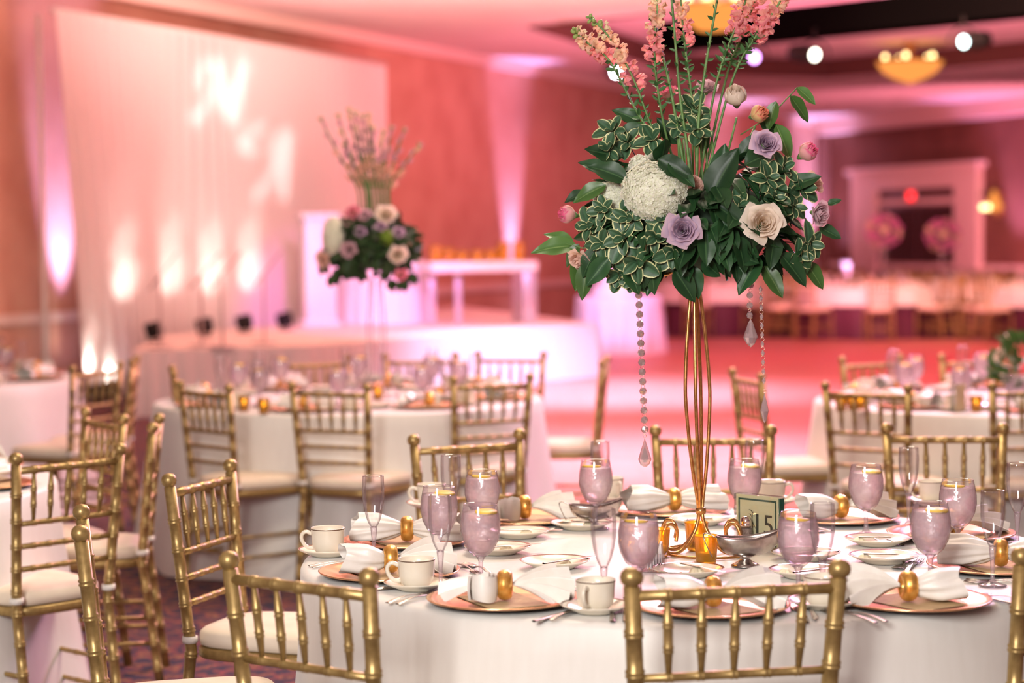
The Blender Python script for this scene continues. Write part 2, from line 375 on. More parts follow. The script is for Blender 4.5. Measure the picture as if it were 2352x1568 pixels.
WALL = mat('wall_covering', (.62, .36, .26), .85)
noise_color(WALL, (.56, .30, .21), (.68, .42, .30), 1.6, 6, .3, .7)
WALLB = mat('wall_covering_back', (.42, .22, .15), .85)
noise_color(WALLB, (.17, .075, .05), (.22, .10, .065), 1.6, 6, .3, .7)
TRIM = mat('trim_paint', (.86, .70, .60), .5)
WAINS = mat('wainscot', (.50, .28, .17), .7)
noise_color(WAINS, (.46, .25, .15), (.55, .31, .19), 3, 4)
CEIL = mat('ceiling_paint', (.86, .76, .70), .9)
noise_color(CEIL, (.83, .73, .67), (.88, .79, .73), 2, 3)
DARKB = mat('riser_shade_brown', (.13, .06, .04), .8)  # shade on the tray riser, put into its colour
BLACK = mat('black_metal', (.008, .008, .008), .5, **{'Specular IOR Level': .15})
BLACKC = mat('black_painted_beam', (.002, .002, .002), 1, **{'Specular IOR Level': 0})
def slab_along(o, u, nrm, s0, s1, z0, z1, off, th):
    def f(bm):
        a = o + u * s0 + nrm * off; b2 = o + u * s1 + nrm * off
        poly_prism(bm, [tuple((a)[:2]), tuple(b2[:2]), tuple((b2 - nrm * th)[:2]), tuple((a - nrm * th)[:2])], z0, z1)
    return f
OL = wl(-3); LL = (CORN - OL).length
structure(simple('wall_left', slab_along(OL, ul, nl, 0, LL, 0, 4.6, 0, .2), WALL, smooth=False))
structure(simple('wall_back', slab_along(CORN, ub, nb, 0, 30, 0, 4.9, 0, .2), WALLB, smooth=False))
structure(simple('trim_1', slab_along(OL, ul, nl, 0, LL, .74, .84, .05, .05), TRIM, smooth=False), 'chair rail of the left wall')
structure(simple('trim_2', slab_along(OL, ul, nl, 0, LL, 4.06, 4.2, .10, .10), TRIM, smooth=False), 'crown moulding of the left wall')
structure(simple('baseboard_left', slab_along(OL, ul, nl, 0, LL, 0, .16, .03, .03), TRIM, smooth=False))
structure(simple('trim_3', slab_along(CORN, ub, nb, .4, 30, .74, .86, .05, .05), TRIM, smooth=False), 'chair rail of the back wall')
structure(simple('trim_4', slab_along(CORN, ub, nb, .0, 30, 3.86, 4.2, .5, .5), TRIM, smooth=False), 'boxed soffit above the back wall')
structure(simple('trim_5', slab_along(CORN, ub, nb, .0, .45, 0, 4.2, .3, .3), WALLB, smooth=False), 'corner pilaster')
structure(simple('baseboard_back', slab_along(CORN, ub, nb, .4, 30, 0, .16, .03, .03), TRIM, smooth=False))
# ceiling with a raised tray
tray = [(.3, 27.2), (2.9, 35.5), (5.4, 36.4), (8.0, 33.3), (15, 27), (11, 17), (5.4, 22.3)]
def ceil_fn(bm):
    outer = [(wl(-3).x, -3), (18, -3), (BR.x, BR.y), (CORN.x, CORN.y)]
    from mathutils.geometry import tessellate_polygon
    loops = [[Vector((*p, 4.2)) for p in outer], [Vector((*p, 4.2)) for p in tray]]
    flat = [bm.verts.new(p) for lp in loops for p in lp]
    for t in tessellate_polygon(loops): bm.faces.new([flat[i] for i in t])
structure(simple('ceiling', ceil_fn, CEIL, smooth=False))
structure(simple('ceiling_tray', lambda bm: poly_prism(bm, tray, 4.5, 4.6), CEIL, smooth=False)); bpy.data.objects['ceiling_tray'].name = 'trim_6'
def riser(bm):
    n = len(tray)
    for i in range(n):
        a, b2 = Vector((*tray[i], 0)), Vector((*tray[(i + 1) % n], 0)); d = (b2 - a).normalized(); nn_ = Vector((-d.y, d.x, 0)) * .06
        vs = [bm.verts.new((p.x, p.y, z)) for z in (4.18, 4.5) for p in (a, b2, b2 + nn_, a + nn_)]
        for f in ((0, 1, 5, 4), (1, 2, 6, 5), (2, 3, 7, 6), (3, 0, 4, 7), (0, 3, 2, 1), (4, 5, 6, 7)): bm.faces.new([vs[k] for k in f])
structure(simple('trim_7', riser, DARKB, smooth=False), 'shaded edge of the raised ceiling tray')
ba, bb = at_z(1500, 116, 3.85), at_z(2700, -2, 3.85)
bd = (bb - ba).normalized(); bn = Vector((bd.y, -bd.x, 0)); bn = bn if bn.y > 0 else -bn
def beam(bm):
    poly_prism(bm, [tuple(ba[:2]), tuple(bb[:2]), tuple((bb + bn * .5)[:2]), tuple((ba + bn * .5)[:2])], 3.85, 4.2)
structure(simple('trim_8', beam, BLACKC, smooth=False), 'black ceiling track beam')

# door in the back wall
structure(simple('door_1', lambda bm: (slab_along(CORN, ub, nb, back_s(2022), back_s(2205), 0, back_z(2110, 433), .03, .04)(bm)), mat('door_dark', (.10, .04, .03), .35), smooth=False))
dtop = back_z(2110, 392)
def dframe(bm):
    a0, a1, b0, b1 = back_s(1968), back_s(2022), back_s(2205), back_s(2258)
    slab_along(CORN, ub, nb, a0, a1, 0, dtop, .16, .16)(bm); slab_along(CORN, ub, nb, b0, b1, 0, dtop, .16, .16)(bm)
    slab_along(CORN, ub, nb, a1, b0, back_z(2110, 433), dtop, .16, .16)(bm)
    slab_along(CORN, ub, nb, a0 - .15, b1 + .15, dtop, dtop + .12, .24, .24)(bm)
structure(simple('trim_9', dframe, TRIM, smooth=False), 'broad moulded door surround')
DG = mat('door_glass', (.03, .015, .02), .08)
def pane(s0, s1, z0, z1):
    o = simple('pane', slab_along(CORN, ub, nb, s0, s1, z0, z1, .045, .02), DG, smooth=False); o.parent = bpy.data.objects['door_1']; return o
ds0, ds1 = back_s(2030), back_s(2197); dm = (ds0 + ds1) / 2; dh = back_z(2110, 470)
pane(ds0, dm - .06, .9, dh - .08); pane(dm + .06, ds1, .9, dh - .08)
hd = simple('transom_bar', slab_along(CORN, ub, nb, back_s(2022), back_s(2205), dh, dh + .14, .08, .06), TRIM, smooth=False); hd.parent = bpy.data.objects['door_1']
ex = thing('exit_sign', 'glowing red sign box above the far double door', 'sign', wb(back_s(2108), .14) + Vector((0, 0, back_z(2108, 450) - .12)), math.atan2(ub.y, ub.x))
simple('housing', lambda bm: box(bm, (0, 0, .12), (.34, .05, .24)), mat('exit_case', (.5, .45, .42), .5), ex, smooth=False)
exf = simple('lit_face', lambda bm: box(bm, (0, -.03, .12), (.30, .012, .20)), emit('exit_red', (1, .005, .01), 2.2), ex, smooth=False)
def textobj(txt, size, m, parent, loc, rot, ext=.0006, name='lettering', shear=0):
    c = bpy.data.curves.new(name, 'FONT'); c.body = txt; c.size = size; c.extrude = ext; c.align_x = 'CENTER'; c.align_y = 'CENTER'; c.shear = shear; c.resolution_u = 3
    t = bpy.data.objects.new(name, c); dg = bpy.context.evaluated_depsgraph_get(); col.objects.link(t); dg.update()
    me = bpy.data.meshes.new_from_object(t.evaluated_get(dg)); bpy.data.objects.remove(t); me.materials.clear(); me.materials.append(m)
    return link(name, me, None, parent, loc, rot)
textobj('EXIT', .15, emit('exit_letters', (1, .06, .06), 4), ex, (0, -.038, .12), (PI / 2, 0, 0))

# sconces and chandeliers
AMBG = emit('amber_bowl_glow', (1, .33, .07), .95)
BULB = emit('bulb_glow', (1, .66, .28), 5)
def sconce(px, py, label):
    t = thing('wall_sconce', label, 'lamp', wb(back_s(px), .2) + Vector((0, 0, back_z(px, py, .2))), math.atan2(ub.y, ub.x))
    simple('back_plate', lambda bm: box(bm, (0, .13, 0), (.16, .14, .5), bevel=.02), mat('brass', (.5, .28, .1), .3, .9), t)
    simple('lamp_shade', lambda bm: lathe(bm, [(.03, .30), (.07, .16), (.15, .0), (.17, -.06), (.10, -.12), (0, -.14)], 20), AMBG, t)
    for sx in (-.1, .1): simple('bulb', lambda bm: lathe(bm, [(0, -.06), (.045, -.03), (.05, .01), (.03, .05), (0, .07)], 12), BULB, t, (sx, -.2, -.05))
sconce(2303, 470, 'amber glass wall sconce with two glowing bulbs, right of the far double door')
def chandelier(px, py, z, wpx, label):
    p = at_z(px, py, z); s = wpx / 2 * p.y / F
    t = thing('chandelier', label, 'lamp', p)
    zt = (4.5 if z > 4 else 4.2) - p.z
    simple('glass_bowl', lambda bm: lathe(bm, [(0, -.26 * s / .44), (s * .45, -.22), (s * .8, -.12), (s, .02), (s * .97, .05)], 28), AMBG, t)
    simple('ceiling_rose', lambda bm: lathe(bm, [(0, zt - .02), (.12, zt - .02), (.1, zt - .08), (.03, zt - .1), (.03, .0), (0, 0)], 16), mat('brass'), t)
    simple('rim', lambda bm: torus(bm, s, .02, 32, 6, (0, 0, .05)), mat('brass'), t)
    for k in range(5):
        a = k * 2 * PI / 5 + .6; simple('bulb', lambda bm: lathe(bm, [(0, -.05), (.035, -.02), (.04, .02), (.02, .05), (0, .06)], 12), BULB, t, (s * .75 * math.cos(a), s * .75 * math.sin(a), .1))
chandelier(2090, 148, 4.15, 150, 'amber bowl chandelier hanging near the ceiling tray, above the far doors')
chandelier(1640, 22, 3.95, 160, 'amber glass ceiling bowl light seen behind the tops of the snapdragons')

# beam mounted stage lights
def par_head(px, py, Y, side, glow, label, r=.060):
    p = at_y(px, py, Y); t = thing('stage_spotlight', label, 'stage light', p)
    d = (CAM - p).normalized(); ax = (d + Vector((side * 1.1, -.1, -.1))).normalized() * -1
    q = (-ax).to_track_quat('Z', 'Y').to_euler()
    simple('housing', lambda bm: lathe(bm, [(0, -.42), (.09, -.40), (.11, -.2), (r + .02, -.02), (r + .03, 0), (r, 0), (r, -.02), (0, -.03)], 20), BLACK, t, rot=q)
    simple('lens', lambda bm: lathe(bm, [(0, .03), (r * .7, .02), (r, -.005), (0, -.01)], 20), glow, t, rot=q)
    h = 3.86 - p.z
    simple('yoke', lambda bm: (torus(bm, .16, .012, 16, 6, (0, 0, 0), 'y', 0, PI), sweep(bm, [(0, 0, .16), (0, 0, max(h, .18))], .015, 8)), BLACK, t)
G1_ = emit('lens_warm', (1, .93, .78), 9); G2_ = emit('lens_cool', (.75, 1, .98), 9); G3_ = emit('lens_violet', (.8, .35, 1), 7); G4_ = emit('lens_white', (.92, .85, 1), 60)
par_head(1872, 126, 24.2, .7, G1_, 'black stage spotlight with warm white lens, left of the amber chandelier')
par_head(2213, 96, 23.0, -.9, G2_, 'black stage spotlight with pale cyan lens, right end of the track beam')
par_head(1733, 132, 25.5, .4, G3_, 'violet stage spotlight shining behind the pink snapdragon stems')
par_head(1416, 166, 26.5, .1, G4_, 'dazzling white stage spotlight behind the left snapdragon stem', .05)

# ------------------------------------------------------------------ drape, stage
SHEER = mat('white_sheer_drape', (.88, .80, .77), .8)
N, L, b = nodes(SHEER); tr = N.new('ShaderNodeBsdfTranslucent'); tr.inputs[0].default_value = (.9, .78, .74, 1)
mxs = N.new('ShaderNodeMixShader'); mxs.inputs[0].default_value = .25; out = [n for n in N if n.type == 'OUTPUT_MATERIAL'][0]
L.new(b.outputs[0], mxs.inputs[1]); L.new(tr.outputs[0], mxs.inputs[2]); L.new(mxs.outputs[0], out.inputs[0])
DC = 12.65
def drape_pt(px):
    k = (px - 1176) / F * math.cos(pt) ; Y = DC / (WK - k); return Vector((WK * Y - DC, Y, 0))
D0, D1 = drape_pt(113), drape_pt(872); DLen = (D1 - D0).length
def drape(bm):
    nu, nv = 420, 14
    def f(i, j):
        s = i * DLen; z = 3.72 * (1 - j)
        s2 = s + (.28 * j if i < .02 else 0)
        a = .035 + .055 * j + .02 * math.sin(s * 1.7)
        ph = s * 2 * PI / .22 + 1.4 * math.sin(s * 1.3) + .5 * math.sin(s * 3.1 + 1)
        # gathered bunches
        off = a * math.sin(ph) + .05 * math.sin(s * 2.1 + .5) * j
        base = D0 + ul * (s + .12 * j * math.sin(s * 2.6) + (.35 * j * (1 - i) ** 8)) + nl * (off + .12)
        return (base.x, base.y, z + .004)
    grid(bm, nu, nv, f)
dr = thing('pipe_and_drape', 'tall white sheer pleated drape standing along the left wall behind the stage', 'drape', (0, 0, 0))
simple('drape_panel', drape, SHEER, dr)
simple('cross_bar', lambda bm: sweep(bm, [D0 + nl * .1 + Vector((0, 0, 3.73)), D1 + nl * .1 + Vector((0, 0, 3.73))], .028, 10), STRAP, dr)
for s_ in (.012, .5, .988):
    p = D0.lerp(D1, s_); simple('upright', lambda bm: (sweep(bm, [p + Vector((0, 0, .01)) - nl * .12, p + Vector((0, 0, 3.7)) - nl * .12], .025, 10), box(bm, (p.x - nl.x * .12, p.y - nl.y * .12, .008), (.3, .3, .012))), STRAP, dr)

# stage
sf = [at_z(x, y, .585) for x, y in ((302, 806), (500, 800), (700, 795), (860, 784), (980, 773), (1100, 762), (1240, 752), (1375, 744))]
sbk = [WK_ for WK_ in (wl(31.0, .6), wl(27.6, .6), wl(25, .8))]
sb = [Vector((p.x, p.y, 0)) for p in sf] + [wl(29.6, .5), D1 + nl * .35, drape_pt(300) + nl * .35]
STG = mat('stage_top_cloth', (.80, .68, .60), .7)
st = thing('stage', 'low curved stage riser with white skirting, in front of the drape', 'stage', (0, 0, 0))
simple('platform', lambda bm: poly_prism(bm, [(p.x, p.y) for p in sb], .555, .585), STG, st, smooth=False)
def skirt(bm):
    pts = [Vector((p.x, p.y, 0)) for p in sf] + [wl(29.6, .5)]
    P = []
    for a, b2 in zip(pts, pts[1:]):
        n = max(2, int((b2 - a).length / .035))
        for i in range(n): P.append(a.lerp(b2, i / n))
    P.append(pts[-1])
    acc = 0; rows = []
    for i, p in enumerate(P):
        d = (P[min(i + 1, len(P) - 1)] - P[max(i - 1, 0)]).normalized(); n_ = Vector((d.y, -d.x, 0))
        acc += .035; o = .02 + .018 * math.sin(acc * 2 * PI / .16)
        rows.append((bm.verts.new(p + n_ * .012 + Vector((0, 0, .58))), bm.verts.new(p + n_ * (o + .012) + Vector((0, 0, .3))), bm.verts.new(p + n_ * (o * 1.3 + .012) + Vector((0, 0, .005)))))
    for a, b2 in zip(rows, rows[1:]):
        for k in (0, 1): bm.faces.new((a[k], b2[k], b2[k + 1], a[k + 1]))
simple('skirting', skirt, mat('skirt_cloth', (.84, .76, .74), .6), st)
ci = sum((Vector((p.x, p.y, 0)) for p in sf), Vector()) / len(sf)
for i in range(0, 8, 2):
    p = sf[i].lerp(Vector((drape_pt(500).x, drape_pt(500).y, 0)), .12); simple('riser_leg', lambda bm: sweep(bm, [(p.x, p.y, .002), (p.x, p.y, .556)], .025, 8), BLACK, st)

# par cans lighting the drape
PARG = emit('par_lens', (1, .9, .8), 25)
def parcan(px, py, z, label, power, first=[None]):
    p = at_z(px, py, z)
    t = thing('uplight', label, 'stage light', p, math.atan2(ul.y, ul.x), 'black uplights along the drape')
    simple('housing', lambda bm: lathe(bm, [(0, 0), (.07, .005), (.085, .05), (.085, .15), (.08, .15), (.075, .145), (0, .14)], 16), BLACK, t, (0, 0, .03), (R(-14), 0, 0))
    simple('lens', lambda bm: lathe(bm, [(0, .148), (.072, .147), (0, .143)], 16), PARG, t, (0, 0, .03), (R(-14), 0, 0))
    simple('bracket', lambda bm: (torus(bm, .105, .008, 14, 6, (0, 0, .11), 'y', PI, 2 * PI), box(bm, (0, 0, .005), (.16, .1, .01))), BLACK, t)
    for ez, pk, an in ((.40, 1.3, 24), (.78, .8, 22), (1.3, .22, 30)):
        spot('drape_uplight', p + Vector((0, 0, .24)) - nl * .02, Vector((0, 0, ez)) - nl + ul * .95, an, power * pk, (1, .82, .74), .04, 1.0)
PW = 62
parcan(358, 784, .585, 'black uplight at the left end of the stage, first of four', PW)
parcan(474, 773, .585, 'black uplight on the stage, second from the left', PW)
parcan(565, 764, .585, 'black uplight on the stage, third from the left', PW)
parcan(658, 757, .585, 'black uplight on the stage, rightmost of the four', PW)
parcan(228, 925, 0.0, 'floor uplight at the left foot of the drape, beside the stage', PW * .8)
parcan(262, 915, 0.0, 'floor uplight between the drape foot and the stage corner', PW * .6)
# wall wash bars (real floor uplights, violet)
def wallup(p, n_, label, power, colr, ang=34, tilt=.16):
    t = thing('led_uplight', label, 'stage light', p, 0, 'violet uplights at the foot of the walls')
    simple('housing', lambda bm: lathe(bm, [(0, 0), (.09, .0), (.1, .03), (.1, .2), (.09, .2), (0, .19)], 16), BLACK, t)
    simple('lens', lambda bm: lathe(bm, [(0, .205), (.085, .204), (0, .198)], 16), emit('violet_lens' + str(len(MATS)), (.8, .55, 1), 12), t)
    spot('wall_uplight', p + Vector((0, 0, .25)), Vector((0, 0, 1)) - n_ * tilt, ang, power, colr, .08, .7)
wallup(wl(32.5, .42), nl, 'violet uplight on the floor behind the stage bar', 900, (.70, .42, 1))
wallup(wl(21.3, .42), nl, 'violet uplight at the foot of the left wall, beside the drape', 1100, (.68, .45, 1), 30, .20)
wallup(wl(49.6, .9), nl, 'violet uplight in the far corner behind the flowers', 1300, (.72, .45, 1), 60)
wallup(wl(43, .45), nl, 'violet uplight at the wall behind the cake table', 700, (.72, .45, 1), 46)
wallup(wb(back_s(2345), .9), nb, 'violet uplight at the far wall right of the amber sconce', 500, (.8, .35, .9), 60)
# gobo projector: a real stencil plate in front of a small lamp
PJ = Vector((1.2, 13.2, 3.85))
def stroke_pts():
    S = []
    def P(cx, cy): 
        px, py = 400 + cx / 3.733, 60 + cy / 3.733
        d = ray(px, py); o = D0 + nl * .15; t = (o - CAM).dot(nl) / d.dot(nl); return CAM + d * t
    def st_(pts, w0, w1=None):
        S.append(([P(*p) for p in pts], w0, w1 or w0))
    st_([(190, 785), (250, 730), (330, 580), (385, 330)], .085, .05)
    st_([(175, 785), (200, 785)], .12)
    st_([(215, 500), (225, 400), (270, 330), (390, 310)], .085, .05)
    st_([(395, 320), (425, 690)], .135)
    st_([(430, 690), (520, 500), (610, 330)], .06)
    st_([(605, 325), (495, 790)], .15)
    st_([(495, 790), (570, 770)], .05)
    st_([(640, 1040), (560, 1010), (600, 950), (690, 900), (760, 850)], .07)
    st_([(600, 1050), (680, 1050)], .10)
    st_([(690, 1480), (800, 1350), (880, 1150), (980, 940)], .08)
    st_([(980, 935), (930, 1430)], .15)
    st_([(960, 940), (860, 970), (830, 1070), (870, 1090)], .06)
    st_([(830, 1260), (960, 1250)], .05)
    return S
GD = .30
gc = (stroke_pts()[5][0][1] - PJ).normalized(); gx = gc.cross(Vector((0, 0, 1))).normalized(); gy = gx.cross(gc)
def gproj(p): d = p - PJ; k = GD / d.dot(gc); return Vector(((d * k).dot(gx), (d * k).dot(gy)))
STK = []
for pts, w0, w1 in stroke_pts():
    sc_ = GD / (pts[0] - PJ).dot(gc); STK.append(([gproj(p) for p in pts], w0 * sc_))
def segd(p, a, b2):
    ab_ = b2 - a; t = max(0, min(1, (p - a).dot(ab_) / max(ab_.length_squared, 1e-12))); return (p - a - ab_ * t).length
gxs = [p.x for s_, w_ in STK for p in s_]; gys = [p.y for s_, w_ in STK for p in s_]
gx0, gx1, gy0, gy1 = min(gxs) - .008, max(gxs) + .008, min(gys) - .008, max(gys) + .008
def gobo(bm):
    n = 110; W_ = (gx1 - gx0) / n; m_ = int((gy1 - gy0) / W_)
    V = {}
    def vv(i, j):
        if (i, j) not in V: V[i, j] = bm.verts.new(PJ + gc * GD + gx * (gx0 + i * W_) + gy * (gy0 + j * W_))
        return V[i, j]
    for i in range(n):
        for j in range(m_):
            p = Vector((gx0 + (i + .5) * W_, gy0 + (j + .5) * W_))
            if any(segd(p, a, b2) < w_ / 2 for s_, w_ in STK for a, b2 in zip(s_, s_[1:])): continue
            bm.faces.new((vv(i, j), vv(i + 1, j), vv(i + 1, j + 1), vv(i, j + 1)))
gt = thing('monogram_projector', 'gobo projector hanging from the ceiling that throws the monogram on the drape', 'projector', PJ)
g_ = simple('stencil_plate', gobo, BLACK, gt, smooth=False); g_.matrix_parent_inverse = Matrix.Translation(-PJ)
simple('hanger', lambda bm: sweep(bm, [(0, 0, .0), (0, 0, .35)], .02, 8), BLACK, gt, loc=tuple(-gc * .12))
simple('housing', lambda bm: lathe(bm, [(0, -.3), (.09, -.3), (.1, -.05), (.0, -.04)], 14), BLACK, gt, rot=gc.to_track_quat('Z', 'Y').to_euler())
ha = math.atan(max(gx1, -gx0, gy1, -gy0) / GD)
gl_ = spot('monogram_lamp', PJ, gc, math.degrees(2 * math.atan(min(gx1 - .001, -gx0 - .001) / GD)) * 1.0, 4200, (.95, 1, .98), .003, .0)
gl_.data.spot_size = 2 * math.atan(max(abs(gx0), gx1, abs(gy0), gy1) * 1.0 / GD)
# mask the rest of the cone with the lamp's barn-door frame
def frame(bm):
    for a, b2, c_, d_ in ((-.5, gx0, -.5, .5), (gx1, .5, -.5, .5), (gx0, gx1, -.5, gy0), (gx0, gx1, gy0 + int((gy1 - gy0) / ((gx1 - gx0) / 110)) * (gx1 - gx0) / 110, .5)):
        a, b2, c_, d_ = [max(-.16, min(.16, q)) for q in (a, b2, c_, d_)]
        vs = [bm.verts.new(gc * GD + gx * x_ + gy * y_) for x_, y_ in ((a, c_), (b2, c_), (b2, d_), (a, d_))]; bm.faces.new(vs)
simple('barn_door', frame, BLACK, gt, smooth=False)

# things on the stage
def pleated_round(bm, r, h, flare=.04, folds=18, n=120, amp=.02, rows=7, seed=0, topz=None):
    rnd = random.Random(seed); ph = [rnd.uniform(0, 6.28) for _ in range(4)]
    rings = [[bm.verts.new((0, 0, h))]]
    def ring(rr, z, t):
        out = []
        for k in range(n):
            a = 2 * PI * k / n
            w_ = math.sin(folds * a + ph[0] + .9 * math.sin(3 * a + ph[1])) + .45 * math.sin((folds * .5 // 1) * a + ph[2])
            q = rr + flare * t ** 1.2 + amp * t ** .8 * w_
            out.append(bm.verts.new((q * math.cos(a), q * math.sin(a), z)))
        return out
    for f_ in (.5, .9, .985): rings.append(ring(r * f_, h, 0))
    rings.append(ring(r, h - .004, 0)); rings.append(ring(r + .006, h - .015, .02))
    for i in range(1, rows + 1):
        t = i / rows; rings.append(ring(r + .008, (h - .015) * (1 - t) + .003, t))
    for a, b2 in zip(rings, rings[1:]):
        for k in range(n):
            k2 = (k + 1) % n
            if len(a) == 1: bm.faces.new((a[0], b2[k2], b2[k])) if False else bm.faces.new((a[0], b2[k], b2[k2]))
            else: bm.faces.new((a[k], b2[k], b2[k2], a[k2]))
swp = at_z(872, 744, .585)
t = thing('head_table', 'white draped table on the stage behind the far flower ball', 'table', (swp.x, swp.y + .3, .586))
simple('tablecloth', lambda bm: pleated_round(bm, .50, .70, .03, 22, 110, .015, 5, 3), mat('white_cloth', (.86, .82, .80), .6), t)
simple('tabletop', lambda bm: lathe(bm, [(0, .66), (.47, .66), (.47, .685), (0, .685)], 24), STRAP, t)
wpp = at_z(727, 752, .585)
t = thing('white_pedestal', 'tall white square column on the stage, left of the far flowers', 'pedestal', (wpp.x, wpp.y + .25, .586), .3)
simple('column', lambda bm: box(bm, (0, 0, .62), (.34, .34, 1.10), bevel=.01), mat('white_laminate', (.85, .82, .80), .4), t)
simple('cap', lambda bm: box(bm, (0, 0, 1.20), (.42, .42, .06), bevel=.012), mat('white_laminate'), t)
simple('plinth', lambda bm: box(bm, (0, 0, .036), (.42, .42, .07), bevel=.012), mat('white_laminate'), t)
bl_, br_ = at_z(985, 748, .585), at_z(1210, 743, .585); bdir = (br_ - bl_).normalized(); bl2 = (br_ - bl_).length; bmid = (bl_ + br_) / 2 + Vector((0, .35, 0)); ba_ = math.atan2(bdir.y, bdir.x)
t = thing('stage_bar', 'tall narrow bar table with white top and silver posts at the right of the stage', 'table', (bmid.x, bmid.y, .586), ba_)
simple('top', lambda bm: box(bm, (0, 0, .63), (bl2 + .1, .55, .11), bevel=.012), mat('white_laminate'), t)
for sx in (-.5, -.22, .5):
    simple('post', lambda bm: box(bm, (0, 0, .2875), (.07 if sx < .4 else .16, .07 if sx < .4 else .45, .573), bevel=.006), mat('brushed_silver', (.72, .66, .72), .3, .7), t, (sx * (bl2 - .05), 0, 0))
for k in range(7):
    q = bmid + bdir * ((k - 3) * bl2 * .14 + random.uniform(-.03, .03)) + Vector((0, random.uniform(-.12, .12), 0))
    c = thing('candle_jar', ['leftmost', 'second', 'third', 'middle', 'fifth', 'sixth', 'rightmost'][k] + ' of the seven amber candle jars on the stage bar', 'candle', (q.x, q.y, .586 + .686), 0, 'candle jars on the stage bar')
    hh = random.uniform(.12, .22)
    simple('jar', lambda bm: lathe(bm, [(0, .001), (.05, .001), (.065, .02), (.07, hh), (.064, hh), (.058, .025), (0, .012)], 16), AMBER, c)
    simple('candle', lambda bm: lathe(bm, [(.035, .014), (.035, hh * .6), (0, hh * .6)], 12), emit('wax_glow', (1, .45, .16), 1.6) if 'wax_glow' not in MATS else MATS['wax_glow'], c)
for bi, (px, py) in enumerate(((425, 800), (520, 796), (568, 800), (663, 790))):
    p = at_z(px, py, 0.585); p = Vector((p.x, p.y, 0.586)) + nl * -.25
    t = thing('boom_stand', ['leftmost', 'second', 'third', 'rightmost'][bi] + ' of four thin grey boom stands before the white drape', 'stand', p, random.uniform(-.3, .3), 'boom stands on the stage')
    simple('pole', lambda bm: sweep(bm, [(0, 0, .01), (0, 0, .62)], .011, 8), mat('grey_metal', (.5, .4, .4), .4, .2), t)
    simple('boom', lambda bm: sweep(bm, [(-.10, 0, .52), (.18, 0, .85)], .009, 8), mat('grey_metal'), t)
    simple('base', lambda bm: lathe(bm, [(0, .001), (.11, .001), (.11, .012), (0, .02)], 18), mat('grey_metal'), t)
# cake table
ck = at_z(1428, 818, 0); ck = Vector((ck.x, ck.y + .55, 0))
t = thing('cake_table', 'round cake table with white cloth lit lavender, right of the stage', 'table', ck)
simple('tablecloth', lambda bm: pleated_round(bm, .55, .76, .03, 12, 110, .03, 6, 8), mat('cake_cloth', (.82, .80, .86), .6), t)
simple('tabletop', lambda bm: lathe(bm, [(0, .72), (.53, .72), (.53, .75), (0, .75)], 24), STRAP, t)
t = thing('wedding_cake', 'tiered white cake with rosettes on the lavender lit cake table', 'cake', ck + Vector((-.06, 0, .762)))
for r_, z0, z1 in ((.30, 0.001, .13), (.21, .131, .25), (.13, .251, .36)):
    simple('cake_tier', lambda bm: lathe(bm, [(0, z0), (r_, z0), (r_ + .004, z0 + .01), (r_, z1 - .01), (r_ - .01, z1), (0, z1)], 28), mat('icing', (.88, .84, .84), .5), t)
spot('cake_spot', (1.2, 22, 4.0), ck + Vector((0, 0, .7)) - Vector((1.2, 22, 4)), 16, 1500, (.50, .42, 1), .06)

# ================================================================== CHAIRS
def ringed(pts, r, rings, n=12, taper=None):
    """sample a polyline with bamboo rings at the given arc positions -> points, radii"""
    pts = [Vector(p) for p in pts]
    seg = [(b2 - a).length for a, b2 in zip(pts, pts[1:])]; tot = sum(seg)
    def at(s):
        s = max(0, min(tot, s))
        for a, b2, l in zip(pts, pts[1:], seg):
            if s <= l + 1e-9: return a.lerp(b2, s / l)
            s -= l
        return pts[-1]
    S = [(0, 1), (tot, 1)]
    acc = 0
    for l in seg[:-1]:
        acc += l; S.append((acc, 1))
    for q in rings:
        for d_, k in ((-.0085, 1), (-.0062, 1.16), (-.0028, 1.16), (0, 1.0), (.0028, 1.16), (.0062, 1.16), (.0085, 1)):
            if 0 < q + d_ < tot: S.append((q + d_, k))
    S.sort(); P = []; Q = []
    for s_, k in S:
        if P and (at(s_) - P[-1]).length < 1e-5: continue
        P.append(at(s_)); Q.append((r if not taper else taper(s_ / tot)) * k)
    return P, Q
